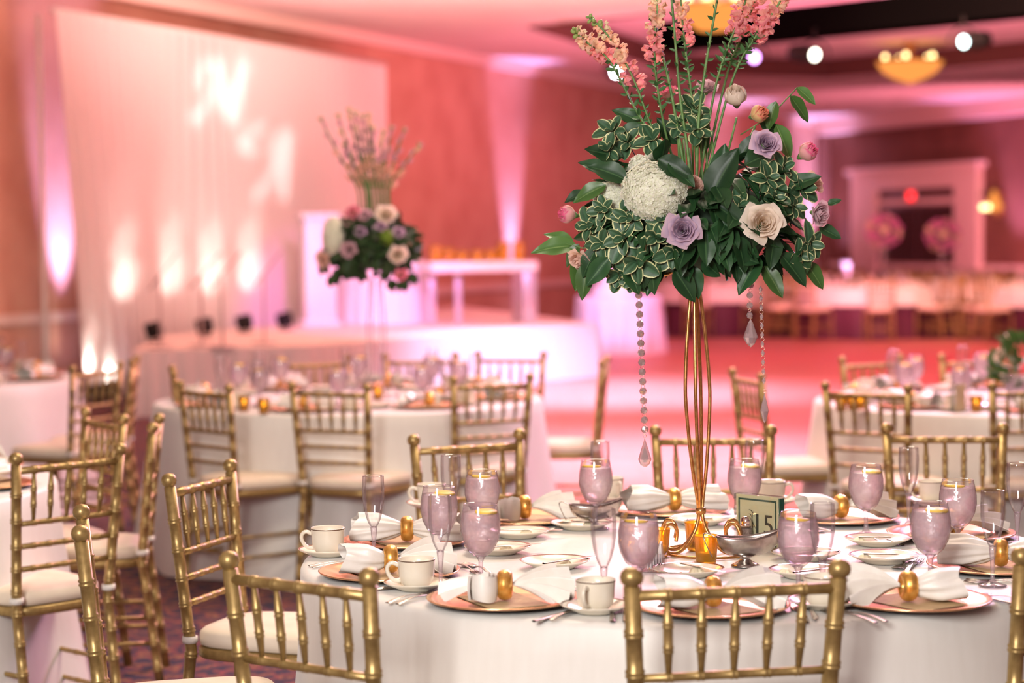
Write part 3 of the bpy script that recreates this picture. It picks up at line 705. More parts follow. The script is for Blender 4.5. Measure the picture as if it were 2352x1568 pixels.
def make_chair():
    t = thing('chiavari_chair', 'x', 'chair', (0, 0, 0))
    for s in (-1, 1):
        def post(bm):
            P, Q = ringed([(s * .168, -.262, 0.001), (s * .168, -.205, .44), (s * .190, -.250, .888)], .0158, [.06, .15, .25, .34, .43, .50, .57, .64, .72, .80])
            sweep(bm, P, Q, 12)
            c = Vector((s * .191, -.252, .900)); lathe(bm, [(.011, -.014), (.013, -.010), (.0195, -.004), (.0215, .006), (.0195, .015), (.012, .023), (0, .026)], 14, cz=c)
        simple('rear_leg', post, GOLD, t)
        def fleg(bm):
            P, Q = ringed([(s * .178, .195, .001), (s * .178, .185, .425)], .0150, [.06, .16, .26, .36], taper=lambda u: .0115 + .004 * u)
            sweep(bm, P, Q, 12)
        simple('leg', fleg, GOLD, t)
        for z in (.15, .24):
            simple('stretcher', lambda bm: sweep(bm, *ringed([(s * .169, -.222 - (.3 - z) * .05, z), (s * .178, .19, z)], .008, [.1, .2, .3]), 8), GOLD, t)
    def rail(z, r, rr):
        k = (z - .44) / .448; x = .168 + .022 * k; y = -.205 - .045 * k
        return lambda bm: sweep(bm, *ringed([(-x, y, z), (x, y, z)], r, [x * 2 * q for q in rr]), 10)
    simple('top_rail', rail(.868, .0115, (.17, .33, .5, .67, .83)), GOLD, t)
    for z in (.705, .635, .565):
        simple('cross_rail', rail(z, .0088, (.17, .33, .5, .67, .83)), GOLD, t)
    for i in range(5):
        q = (i + 1) / 6 * 2 - 1
        a = Vector((q * .180, -.231, .705)); b2 = Vector((q * .188, -.248, .868))
        simple('spindle', lambda bm: sweep(bm, *ringed([a, b2], .008, [.055, .105], taper=lambda u: .005 + .0042 * math.sin(PI * u)), 10), GOLD, t)
    for y, zz in ((.187, (.19, .28)), (-.232, (.17,))):
        for z in zz: simple('stretcher', lambda bm: sweep(bm, *ringed([(-.172, y, z), (.172, y, z)], .008, [.09, .17, .25]), 8), GOLD, t)
    def sq(a, n_=4.5):
        c_, s_ = math.cos(a), math.sin(a)
        return (math.copysign(abs(c_) ** (2 / n_), c_), math.copysign(abs(s_) ** (2 / n_), s_))
    def slab(bm, w0, w1, d, prof):
        n = 40; rings = []
        for k, z in prof:
            if k == 0: rings.append([bm.verts.new((0, -.005, z))]); continue
            rg = []
            for i in range(n):
                x, y = sq(2 * PI * i / n); yy = y * d * k - .005; ww = (w0 + (w1 - w0) * (y + 1) / 2) * k; rg.append(bm.verts.new((x * ww, yy, z)))
            rings.append(rg)
        for a, b2 in zip(rings, rings[1:]):
            for i in range(n):
                j = (i + 1) % n
                if len(a) == 1: bm.faces.new((a[0], b2[j], b2[i]))
                elif len(b2) == 1: bm.faces.new((a[i], a[j], b2[0]))
                else: bm.faces.new((a[i], a[j], b2[j], b2[i]))
    simple('seat_frame', lambda bm: slab(bm, .172, .205, .212, [(0, .415), (.97, .415), (1, .420), (1, .440), (.97, .445), (0, .445)]), GOLD, t)
    simple('cushion', lambda bm: slab(bm, .168, .200, .208, [(0, .4455), (.95, .4455), (1, .452), (1.012, .468), (1.0, .484), (.96, .492), (.8, .499), (.4, .503), (0, .504)]), CUSH, t)
    for s in (-1, 1):
        simple('tie_strap', lambda bm: lathe(bm, [(.0165, -.009), (.021, -.009), (.022, 0), (.021, .009), (.0165, .009)], 14, cz=(s * .169, -.208, .470)), STRAP, t)
    return t
CH0 = make_chair(); KIDS[CH0.name] = list(CH0.children)
_used = [False]
def chair(px, py, a, label, group, Y=None):
    """px, py = where the middle of the back's top stands; a = facing in degrees clockwise from straight away"""
    p = at_z(px, py, .90) if Y is None else at_y(px, py, Y)
    f = Vector((math.sin(R(a)), math.cos(R(a)), 0)); loc = Vector((p.x, p.y, 0)) + f * .25
    if not _used[0]:
        _used[0] = True; CH0.location = loc; CH0.rotation_euler = (0, 0, -R(a)); CH0['label'] = label; CH0['group'] = group; return CH0
    return dup(CH0, loc, -R(a), label, group)
G_ = 'gold chairs round the nearest table'
chair(1691, 1322, -11, 'gold bamboo-style chair with its back to us, front and centre at the nearest table', G_)
chair(684, 1312, 38, 'gold bamboo-style chair at the near left of the nearest table, half turned to the right', G_)
chair(188, 1205, 79, 'gold bamboo-style chair seen side-on at the lower left, only its back posts showing', G_)
chair(462, 1090, 108, 'gold bamboo-style chair left of the nearest table, its cream cushion facing right', G_)
chair(1074, 1008, 153, 'gold bamboo-style chair across the nearest table, behind the back left water goblets', G_)
chair(1638, 993, 184, 'gold bamboo-style chair across the nearest table, behind the gold flower stand', G_)
chair(2170, 988, 186, 'gold bamboo-style chair across the nearest table at the right, behind the champagne flute', G_)
chair(2480, 1262, -38, 'gold bamboo-style chair cut off by the right edge of the picture', G_)
CH0.scale.x = 1.09
G_ = 'gold chairs of the tables at the left'
chair(158, 1046, -47, 'gold bamboo-style chair with cream cushion at the left, strap tied round its near post', G_)
chair(357, 975, -96, 'gold bamboo-style chair seen edge-on, cushion to its left, behind the left chairs', G_)
chair(238, 958, -122, 'gold bamboo-style chair with pink glint on its top rail, left of the edge-on chair', G_)
chair(222, 845, -62, 'blurred gold chair in front of the bright foot of the drape', G_)
chair(308, 830, -96, 'tall dark blurred gold chair seen side-on near the stage corner', G_)
G_ = 'gold chairs round the middle table'
chair(398, 855, 80, 'blurred gold chair facing right at the left end of the middle table', G_)
chair(470, 890, 48, 'blurred gold chair turned three quarters, left front of the middle table', G_)
chair(757, 890, 26, 'blurred gold ladder-back chair in front of the middle table, under the far flower ball', G_)
chair(1130, 872, -24, 'blurred gold chair in front of the right side of the middle table', G_)
chair(1388, 832, -84, 'dark blurred gold chair seen edge-on at the right end of the middle table', G_)
chair(722, 826, 158, 'blurred gold chair behind the middle table, leftmost of its three far ones', G_)
chair(966, 820, 175, 'blurred gold chair behind the middle table, between the other two far ones', G_)
chair(1173, 816, -160, 'blurred gold chair behind the middle table, rightmost of its three far ones', G_)
G_ = 'gold chairs round the right table'
chair(1716, 862, 76, 'blurred gold chair with cream seat facing the right table, beside the hanging crystals', G_)
chair(1990, 892, 35, 'blurred gold chair with its back to us in front of the right table', G_)
chair(2382, 888, -2, 'blurred gold chair in front of the right table, cut by the picture edge', G_)
chair(2002, 826, 150, 'blurred gold chair behind the right table, left of the far pair', G_)
chair(2248, 822, 182, 'blurred gold chair behind the right table, right of the far pair', G_)

# ================================================================== TABLES
def table(x, y, label, seed, folds=14, flare=.10, n=220):
    t = thing('round_table', label, 'table', (x, y, 0), 0, 'round banquet tables')
    simple('tablecloth', lambda bm: pleated_round(bm, .952, .76, flare, folds, n, .028, 12, seed), CLOTH, t)
    simple('tabletop', lambda bm: lathe(bm, [(0, .725), (.935, .725), (.935, .752), (0, .752)], 48), CARD, t)
    for k in range(4):
        a = k * PI / 2 + .7; simple('table_leg', lambda bm: sweep(bm, [(.6 * math.cos(a), .6 * math.sin(a), .002), (.55 * math.cos(a), .55 * math.sin(a), .726)], .016, 8), BLACK, t)
    return t
TC = (.43, 5.28)
table(*TC, 'nearest round table under a floor-length ivory satin cloth, laid for ten', 2, 11, .06, 300)
T2 = (-.81, 10.55); table(*T2, 'middle round table under ivory cloth below the far flower ball', 5)
T3 = (2.40, 10.12); table(*T3, 'round table under ivory cloth at the right edge', 9)
T4 = (-3.47, 12.3); table(*T4, 'round table under lavender lit cloth at the far left edge', 11)
T5 = (-2.47, 6.95); table(*T5, 'round table at the left edge behind the cushioned gold chairs', 13)
TZ = .7615

# ================================================================== TABLEWARE
def make_charger():
    t = thing('charger_plate', 'x', 'plate')
    def f(bm):
        lathe(bm, [(.09, 0.0), (.12, .003), (.1655, .0125), (.1675, .0155), (.164, .0165), (.150, .013), (.128, .0085), (.117, .0055), (.112, .0045), (0, .0045)], 64, ms=[1, 1, 0, 0, 0, 0, 0, 0, 0])
        lathe(bm, [(.09, 0.0), (0, .0005)], 64, matidx=1)
    simple('dish', f, CHARGER, t, mats=[CHARGER, CHUNDER])
    def card(bm): box(bm, (0, 0, .0062), (.135, .19, .0012), Matrix.Rotation(.5, 4, 'Z'))
    simple('menu_card', card, CARD, t, smooth=False)
    return t
def fanfn(bm, L_, ang, pl, amp, lift, x0, sx, sd):
    rnd = random.Random(sd); ph = rnd.uniform(0, 6)
    def f(i, j):
        a = (i * 2 - 1) * ang; d = L_ * (.06 + .94 * j) * (1 - .08 * abs(i * 2 - 1) ** 3)
        tri = math.asin(math.sin(i * pl * 2 * PI + ph)) * .64
        s_ = d * math.sin(a); e = amp * j ** .8 * tri
        x = x0 + sx * d * math.cos(a); y = s_ * .80 - e * .5 - .012 * j
        z = .036 + s_ * .42 + lift * j * (1 - j) * 2 + e * .85 - .010 * j * j
        return (x, y, max(z, .004 + .0035 * (1 + tri)))
    grid(bm, 96, 12, f)
def napkin_mesh(kind):
    bm = new()
    if kind == 0:      # fan right, rolled rose in front, tail left
        fanfn(bm, .142, R(42), 4, .026, .012, .010, 1, 1)
        fanfn(bm, .135, R(22), 2, .010, .014, -.010, -1, 2)
        def roll(i, j):
            th = i * 2 * PI * 2.6; rr = .012 + .021 * i; z = .006 + j * (.058 - .006 * i)
            rr *= (1 + .06 * math.sin(3 * th) + .10 * math.sin(j * PI)); return (-.045 + rr * math.cos(th), -.028 + rr * math.sin(th), z + .003 * math.sin(2 * th))
        grid(bm, 90, 6, roll)
    elif kind == 1:    # bolster left, fan right
        fanfn(bm, .145, R(40), 4, .025, .016, .010, 1, 3)
        def bol(i, j):
            a = i * 2 * PI; x = -.008 - .105 * j; rr = .010 + .024 * min(1, j * 2.2) ** .6
            rr *= 1 + .10 * math.sin(3 * a + 4 * j) + .07 * math.sin(8 * a + 5 * j); x -= .010 * math.sin(2 * a) * j
            return (x, rr * 1.3 * math.cos(a), max(.006, .034 + rr * math.sin(a)))
        grid(bm, 48, 12, bol)
    else:              # two puffed bolsters, pleated
        for sx, w_ in ((1, 1.25), (-1, 1.0)):
            def bol(i, j):
                a = i * 2 * PI; x = sx * (.008 + .128 * j); rr = .010 + .027 * min(1, j * 1.8) ** .7
                rr *= 1 + .14 * math.sin(6 * a + 2 * sx + j) * j + .07 * math.sin(11 * a - 3 * j); x += sx * .012 * math.sin(2 * a + 1) * j
                return (x, rr * 1.3 * w_ * math.cos(a), max(.006, .035 + rr * math.sin(a)))
            grid(bm, 56, 12, bol)
    me = bpy.data.meshes.new('folded_napkin'); bm.normal_update(); bm.to_mesh(me); bm.free(); me.shade_smooth(); me.materials.append(NAPK); return me
NAPM = [napkin_mesh(k) for k in range(3)]
bm = new()
rings = []
for i in range(33):
    a = 2 * PI * i / 32; c = Vector((0, .0235 * math.cos(a), .0235 * math.sin(a))); rings.append(c)
for i in range(32):
    pass
def ringm(i, j):
    a = i * 2 * PI; b2 = j * 2 * PI; rr = .022 + .0115 * math.cos(b2) ; return (.0168 * math.sin(b2), rr * math.cos(a), .0345 + rr * math.sin(a))
grid(bm, 32, 14, ringm); RINGM = bpy.data.meshes.new('napkin_ring'); bm.normal_update(); bm.to_mesh(RINGM); bm.free(); RINGM.shade_smooth(); RINGM.materials.append(RINGG)

def make_cup():
    t = thing('coffee_cup', 'x', 'cup')
    simple('bowl', lambda bm: lathe(bm, [(0, .002), (.022, .002), (.025, 0), (.028, .003), (.036, .012), (.0405, .030), (.0415, .050), (.0425, .062), (.0428, .0645), (.0418, .0665), (.0400, .0655), (.0388, .050), (.037, .030), (.030, .012), (0, .008)], 40,
        ms=[0] * 6 + [0, 1, 0, 0, 0, 0, 0, 0]), CHINA, t, mats=[CHINA, RIMBR])
    def hd(bm):
        pts = []
        ctrl = [(.040, .050), (.054, .056), (.064, .050), (.066, .038), (.060, .025), (.050, .016), (.036, .014)]
        V = [Vector((x, 0, z)) for x, z in ctrl]
        for i in range(len(V) - 1):
            for k in range(4):
                p0, p1, p2, p3 = V[max(i - 1, 0)], V[i], V[i + 1], V[min(i + 2, len(V) - 1)]; u = k / 4
                pts.append(.5 * ((2 * p1) + (p2 - p0) * u + (2 * p0 - 5 * p1 + 4 * p2 - p3) * u * u + (-p0 + 3 * p1 - 3 * p2 + p3) * u ** 3))
        pts.append(V[-1]); sweep(bm, pts, [.0048] * len(pts), 8)
    simple('handle', hd, CHINA, t); return t
def make_saucer():
    t = thing('saucer', 'x', 'saucer')
    simple('dish', lambda bm: lathe(bm, [(0, .001), (.036, .001), (.038, 0), (.042, .003), (.066, .0125), (.0745, .0175), (.0755, .0190), (.0745, .0200), (.0700, .0180), (.062, .0145), (.042, .0065), (.030, .0045), (0, .0045)], 44,
        ms=[0, 0, 0, 0, 0, 0, 0, 1, 0, 0, 0, 0]), CHINA, t, mats=[CHINA, RIMBR]); return t
def make_plate():
    t = thing('bread_plate', 'x', 'plate')
    simple('dish', lambda bm: lathe(bm, [(0, .001), (.045, .001), (.047, 0), (.050, .003), (.072, .0125), (.0845, .0185), (.0855, .0200), (.0845, .0208), (.0795, .0188), (.070, .0155), (.050, .0065), (0, .0055)], 48,
        ms=[0, 0, 0, 0, 0, 0, 0, 1, 0, 0, 0]), CHINA, t, mats=[CHINA, RIMBR]); return t
def butter_mesh():
    bm = new()
    def f(i, j):
        a = i * 2 * PI; rr = .017 * (1 - j) ** .6 * (1 + .14 * math.sin(7 * a)); return (rr * math.cos(a), rr * math.sin(a), .0125 * math.sin(j * PI / 2) + .0006)
    grid(bm, 42, 6, f); me = bpy.data.meshes.new('butter_rosette'); bm.normal_update(); bm.to_mesh(me); bm.free(); me.shade_smooth(); me.materials.append(BUTTER); return me
BUTM = butter_mesh()
def knife_mesh(L_=.17, nm='butter_knife', w_=1.0):
    bm = new()
    def f(i, j):
        y = -L_ / 2 + L_ * j; a = i * 2 * PI
        if j < .48: rx = .0045 + .0025 * math.sin(j / .48 * PI); rz = .0022
        else:
            u = (j - .48) / .52; rx = (.004 + .006 * math.sin(min(1, u * 1.15) * PI * .8)) * (1 if u < .93 else (1 - u) / .07 + .05); rz = .0007
        return (rx * w_ * math.cos(a), y, .0023 + rz * math.sin(a))
    grid(bm, 10, 30, f); me = bpy.data.meshes.new(nm); bm.normal_update(); bm.to_mesh(me); bm.free(); me.shade_smooth(); me.materials.append(STEEL); return me
def spoon_mesh():
    bm = new(); L_ = .17
    def f(i, j):
        y = -L_ / 2 + L_ * j; a = i * 2 * PI
        if j < .68: u = j / .68; rx = .0065 - .0042 * u; rz = .0013; z = .002 + .007 * math.sin(u * PI)
        else:
            u = (j - .68) / .32; rx = .0023 + .0175 * math.sin(min(1, u) * PI) ** .75; rz = .0008; z = .002 + .004 * (1 - math.sin(u * PI))
        if j in (0, 1): rx = .0008
        return (rx * math.cos(a), y, z + rz * math.sin(a))
    grid(bm, 12, 34, f); me = bpy.data.meshes.new('teaspoon'); bm.normal_update(); bm.to_mesh(me); bm.free(); me.shade_smooth(); me.materials.append(STEEL); return me
def fork_mesh():
    bm = new(); L_ = .18
    def f(i, j):
        u = j; y = -L_ / 2 + L_ * .72 * u; a = i * 2 * PI; rx = .0065 - .0042 * math.sin(u * PI / 2) if u < .85 else .0023 + .0092 * (u - .85) / .15
        return (rx * math.cos(a), y, .002 + .006 * math.sin(u * PI) + .0012 * math.sin(a))
    grid(bm, 10, 22, f)
    for k in range(4):
        x = (-1.5 + k) * .0056; y0 = -L_ / 2 + L_ * .72
        sweep(bm, [(x, y0 - .004, .0026), (x, y0 + .025, .0014), (x * .95, L_ / 2, .004)], [.0019, .0016, .0007], 6)
    me = bpy.data.meshes.new('fork'); bm.normal_update(); bm.to_mesh(me); bm.free(); me.shade_smooth(); me.materials.append(STEEL); return me
KN = knife_mesh(); DK = knife_mesh(.225, 'dinner_knife', 1.25); SPM = spoon_mesh(); FKM = fork_mesh()
HG = .187
def make_goblet():
    t = thing('water_goblet', 'x', 'glass')
    simple('bowl', lambda bm: lathe(bm, [(0.006, .066), (.016, .069), (.030, .081), (.041, .103), (.0462, .126), (.0455, .150), (.0415, .172), (.0388, .1855), (.0384, .187), (.0378, .1855)], 36), GLASS, t)
    simple('stem', lambda bm: lathe(bm, [(0, 0.0005), (.035, .0005), (.0362, .0025), (.030, .0045), (.012, .010), (.0062, .018), (.0048, .035), (.0052, .055), (.009, .064), (.014, .0685), (0, .069)], 28), THICK, t)
    simple('water', lambda bm: lathe(bm, [(0, .0735), (.0135, .0748), (.0282, .085), (.0388, .105), (.0438, .126), (.0432, .150), (.0405, .166), (.0402, .168), (0, .168)], 32), WATER, t)
    def lem(bm):
        M = Matrix.Translation((.012, -.010, .1695)) @ Matrix.Rotation(.10, 4, 'X')
        lathe(bm, [(0, -.003), (.0245, -.003), (.0262, 0), (.0245, .003), (0, .003)], 24)
        for v in bm.verts: v.co = M @ v.co
    simple('lemon_slice', lem, LEMON, t)
    return t
HF = .216
def make_flute():
    t = thing('champagne_flute', 'x', 'glass')
    simple('bowl', lambda bm: lathe(bm, [(.004, .088), (.009, .092), (.0165, .108), (.0225, .130), (.0265, .156), (.0272, .185), (.0259, .2145), (.0255, .216), (.0249, .2145)], 32), GLASS, t)
    simple('stem', lambda bm: lathe(bm, [(0, 0.0005), (.031, .0005), (.032, .0022), (.026, .004), (.010, .009), (.0048, .016), (.0042, .04), (.0058, .062), (.0075, .078), (.0085, .090), (0, .093)], 26), THICK, t)
    return t
PROTO = {}
def place(kind, maker, loc, rz, label, group):
    if kind not in PROTO:
        o = maker(); PROTO[kind] = o; KIDS[o.name] = list(o.children); o.location = loc; o.rotation_euler = (0, 0, rz); o['label'] = label; o['group'] = group; return o
    return dup(PROTO[kind], loc, rz, label, group)
def single(name, me, loc, rz, label, cat, group, rx=0):
    o = link(name, me, None, None, loc, (rx, 0, rz)); return tag(o, label, cat, group)
def onz(px, py, z=TZ):
    p = at_z(px, py, z); return Vector((p.x, p.y, z))

# chargers, napkins and rings: name of the place at the table
GA = 'place settings on the nearest table'
sets = [ # px, near edge py, napkin kind, napkin rotation, place words, mirror
 (1650, 1422, 1, 0.05, 'front, behind the spindles of the front chair', 0),
 (1155, 1405, 0, -.05, 'front left, in full view', 0),
 (2131, 1408, 4, .10, 'front right', 0),
 (885, 1338, 1, .10, 'left end, behind the cream cup', 0),
 (2330, 1323, 2, -.2, 'right end, cut by the picture edge', 0),
 (925, 1262, 2, .02, 'back left, behind the slim flute', 0),
 (2215, 1245, 1, .6, 'back right, behind two goblets', 0),
 (1203, 1207, 0, .1, 'far left, behind the condensation goblet', 0),
 (1555, 1188, 2, .15, 'far side, behind the gold stand', 0),
 (1948, 1206, 1, .2, 'far right, behind the table number', 0)]
for i, (px, py, k, rz, wd, _) in enumerate(sets):
    e_ = at_z(px, py, TZ + .01); c = Vector((e_.x, e_.y + .163, TZ))
    place('charger', make_charger, c, rz * 1.0 + i * .7 * 0, 'copper and gold charger plate, ' + wd, GA)
    nz = c + Vector((0, 0, .0075))
    mir = k > 2; k = k - 3 if mir else k; dx = -.012 if mir else .004
    no = single('folded_napkin', NAPM[k], nz + Vector((dx, -.01, 0)), rz, 'white satin napkin drawn through a gold ring, ' + wd, 'napkin', GA)
    if mir: no.scale.x = -1
    single('napkin_ring', RINGM, nz + Vector((dx, -.01, .0)), rz, 'glossy gold napkin ring, ' + wd, 'napkin ring', GA)
    a = math.atan2(TC[0] - c.x, TC[1] - c.y)        # facing of the guest
    f = Vector((math.sin(a), math.cos(a), 0)); r_ = Vector((math.cos(a), -math.sin(a), 0))
    for me, nm, sx, cat, ad in ((DK, 'dinner_knife', .183, 'knife', 'steel dinner knife right of the charger, '), (SPM, 'teaspoon', .205, 'spoon', 'steel teaspoon right of the charger, '), (FKM, 'fork', -.186, 'fork', 'steel dinner fork left of the charger, '), (FKM, 'fork', -.213, 'fork', 'steel salad fork left of the dinner fork, ')):
        single(nm, me, c + r_ * sx - f * .045 + Vector((0, 0, .0004)), -a, ad + wd, cat, GA)
    single('dessert_fork', FKM, c + f * .198 + Vector((0, 0, .0004)), -a - PI / 2, 'dessert fork laid across above the charger, ' + wd, 'fork', GA)
    single('dessert_spoon', SPM, c + f * .222 + Vector((0, 0, .0004)), -a + PI / 2, 'dessert spoon laid across above the charger, ' + wd, 'spoon', GA)
cups = [ # px, base py, handle angle (deg, 0 = right, -90 = toward us)
 (750, 1279, 180, 'leftmost on the nearest table'), (955, 1358, 180, 'beside the left charger, behind the near left chair'),
 (1370, 1412, -115, 'handle toward us, left of the front chair'), (1899, 1402, -60, 'behind the right post of the front chair'),
 (1776, 1161, 10, 'far side, behind the table number'), (1402, 1152, -60, 'far side, behind a tall goblet'), (990, 1168, 180, 'behind the back left goblets'), (2150, 1160, 180, 'far right, behind the paired goblets')]
for px, py, h, wd in cups:
    p = onz(px, py + 3)
    p.y += .045
    place('saucer', make_saucer, p, 0, 'cream brown-rimmed saucer under the cup ' + wd, GA)
    place('cup', make_cup, p + Vector((0, 0, .0052)), R(h), 'cream china coffee cup with brown line, ' + wd, GA)
plates = [(1275, 1303, .62, 'front left, behind the fan napkin'), (1143, 1270, .25, 'left, behind the condensation goblet'), (1190, 1233, -.2, 'back left, topmost of three'), (1608, 1204, .4, 'far side, behind the amber candles'),
 (1580, 1322, -1.1, 'front, behind the front chair'), (1850, 1325, .5, 'front right of the sauce boat'), (2016, 1251, -.3, 'right, farther of two'), (2030, 1291, -.35, 'right, nearer of two'), (1850, 1284, .3, 'under the right goblet and flute'), (1335, 1214, -.2, 'far left, before the far sauce boat')]
for px, py, a, wd in plates:
    p = onz(px, py); place('plate', make_plate, p, 0, 'cream bread plate with brown rim, ' + wd, GA)
    sg = Vector((math.cos(a), math.sin(a), 0))
    single('butter_rosette', BUTM, p + Vector((.022 if px < 1700 else -.045, .012, .0056)), a, 'butter rosette on the bread plate, ' + wd, 'butter', GA)
    k = link('butter_knife', KN, None, None, p + Vector((.035, -.012, .0185)), (0, 0, a - PI / 2 + .1)); tag(k, 'steel butter knife resting across the bread plate, ' + wd, 'knife', GA)
gobs = [(1008, 1116, 'back left beside the slim flute'), (1103, 1157, 'front left with condensation marks'), (1107, 1080, 'back left, before the far chair'), (1368, 1057, 'far left, under the long crystal strand'),
 (1467, 1180, 'front centre, beside the salt packets'), (1710, 1055, 'far side, behind the table number'), (1833, 1176, 'right of the steel sauce boat'), (1989, 1067, 'far right, standing clear'), (2137, 1153, 'right front of the pair'), (2200, 1101, 'right back of the pair')]
for i, (px, py, wd) in enumerate(gobs):
    p = at_z(px, py, TZ + HG); place('goblet', make_goblet, Vector((p.x, p.y, TZ)), [.3, .2, 2.4, 3.0, 2.6, .4, 2.2, .2, .1, 2.6][i], 'goblet of iced water with a lemon slice, ' + wd, GA)
flts = [(857, 1092, 'leftmost, before the back left charger'), (1010, 1137, 'between the left charger and the condensation goblet'), (1035, 1045, 'behind the back left goblets'), (1386, 1167, 'front centre left, beside the lemon goblet'),
 (1378, 1013, 'far left, behind a goblet'), (1733, 1010, 'far side, behind a goblet'), (1889, 1155, 'right, touching the goblet by the sauce boat'), (2087, 1027, 'far right before the gold chair'), (2280, 1126, 'right front, before the right charger'), (2337, 1063, 'at the right picture edge')]
for px, py, wd in flts:
    p = at_z(px, py, TZ + HF); place('flute', make_flute, Vector((p.x, p.y, TZ)), 0, 'empty clear champagne flute, ' + wd, GA)

# votive candles
def votive(px, py, wd, dark=0):
    p = onz(px, py); t = thing('votive_candle', 'amber mercury glass votive candle, ' + wd, 'candle', p, 0, 'amber candles round the gold stand')
    simple('glass_cup', lambda bm: lathe(bm, [(0, .001), (.021, .001), (.023, .004), (.0245, .012), (.0300, .070), (.0305, .0725), (.0292, .0725), (.0285, .068), (.0232, .012), (0, .009)], 30), AMBER, t)
    simple('tealight', lambda bm: lathe(bm, [(0, .0095), (.0205, .0095), (.0215, .03), (.0165, .031), (0, .029)], 24), WAX, t)
    simple('flame', lambda bm: lathe(bm, [(0, .031), (.0035, .036), (.0042, .043), (.002, .052), (0, .058)], 12), FLAME, t)
    l = bpy.data.lights.new('candle_light', 'POINT'); l.energy = .10; l.color = (1, .6, .25); l.shadow_soft_size = .008; lo = bpy.data.objects.new('candle_light', l); col.objects.link(lo); lo.location = p + Vector((0, 0, .064))
votive(1622, 1297, 'in front, beside the steel sauce boat'); votive(1600, 1264, 'behind the wires of the stand'); votive(1512, 1280, 'left, mostly hidden by the front goblet')

# salt and pepper
def shaker(px, py, cont, label):
    p = onz(px, py); t = thing('salt_shaker' if cont == 's' else 'pepper_shaker', label, 'shaker', p)
    simple('glass_body', lambda bm: lathe(bm, [(0, .001), (.0185, .001), (.020, .004), (.0165, .045), (.0145, .060), (.012, .062), (.0, .062)], 10), GLASS, t, smooth=False)
    simple('contents', lambda bm: lathe(bm, [(0, .003), (.0168, .003), (.0175, .006), (.0150, .042), (.0142, .054), (0, .054)], 10), mat('salt', (.9, .86, .84), .8) if cont == 's' else noise_color(mat('pepper', (.3, .22, .16), .8), (.12, .08, .06), (.5, .40, .32), 900), t)
    simple('cap', lambda bm: lathe(bm, [(.0125, .060), (.0150, .0605), (.0155, .064), (.0140, .066), (.0150, .069), (.0145, .075), (.0120, .081), (.007, .0855), (0, .087)], 20), mat('chrome', (.75, .62, .58), .1, 1), t)
shaker(1714, 1262, 'p', 'pepper shaker with chrome cap, behind the steel sauce boat')
shaker(1769, 1256, 's', 'salt shaker with chrome cap in front of the table number')

# table number block
tnp = onz(1686, 1255); tn2 = onz(1789, 1284)
dT = (tn2 - tnp); TW = .148; TH = .138
ang = -.80
t = thing('table_number', 'clear acrylic block holding a green-framed card with script and the number 15', 'sign', tnp + Vector((math.cos(ang) * TW / 2, math.sin(ang) * TW / 2, 0)), ang)
ACR = thin_glass('acrylic', (.93, .98, .95), (.3, .6, .5), .03, .02, .3)
simple('acrylic_block', lambda bm: box(bm, (0, .012, TH / 2 + .0005), (TW, .024, TH), bevel=.0015), ACR, t, smooth=False)
simple('card', lambda bm: box(bm, (-.001, .004, TH / 2 + .001), (TW - .012, .0012, TH - .006)), mat('cream_card', (.66, .54, .34), .7), t, smooth=False)
GRN = mat('dark_green_ink', (.012, .045, .03), .5)
def brd(bm):
    w2, h2, k = (TW - .030) / 2, (TH - .026) / 2, .0045
    for c, s in (((0, .0028, TH / 2 + h2), (2 * w2 + k, .0008, k)), ((0, .0028, TH / 2 - h2), (2 * w2 + k, .0008, k)), ((w2, .0028, TH / 2), (k, .0008, 2 * h2 - k)), ((-w2, .0028, TH / 2), (k, .0008, 2 * h2 - k))): box(bm, c, s)
simple('printed_border', brd, GRN, t, smooth=False)
simple('green_edge', lambda bm: (box(bm, (TW / 2 - .0045, .013, TH / 2), (.003, .018, TH - .008)),), mat('green_edge', (.01, .09, .06), .15), t, smooth=False)
textobj('15', .072, mat('ink', (.03, .02, .015), .6), t, (.018, .0028, .062), (PI / 2, 0, 0), name='number')
def script(bm):
    def s_(pts, w_=.0009):
        V = [Vector((x / 1000, .0028, z / 1000)) for x, z in pts]; P = []
        for i in range(len(V) - 1):
            for k in range(5):
                p0, p1, p2, p3 = V[max(i - 1, 0)], V[i], V[i + 1], V[min(i + 2, len(V) - 1)]; u = k / 5
                P.append(.5 * ((2 * p1) + (p2 - p0) * u + (2 * p0 - 5 * p1 + 4 * p2 - p3) * u * u + (-p0 + 3 * p1 - 3 * p2 + p3) * u ** 3))
        P.append(V[-1]); n = len(P); sweep(bm, P, [w_ * (.4 + .8 * math.sin(PI * (i + .5) / n)) for i in range(n)], 6)
    s_([(-27, 99), (-20, 97), (-13, 90), (-9, 83)]); s_([(-27, 88), (-22, 87), (-18, 82), (-16, 77)]); s_([(-27, 77), (-23, 76), (-18, 69), (-10, 60), (-6, 52)]); s_([(-13, 97), (-15, 88), (-17, 74), (-20, 60), (-24, 52)], .0006)
simple('script_lettering', script, mat('ink'), t)

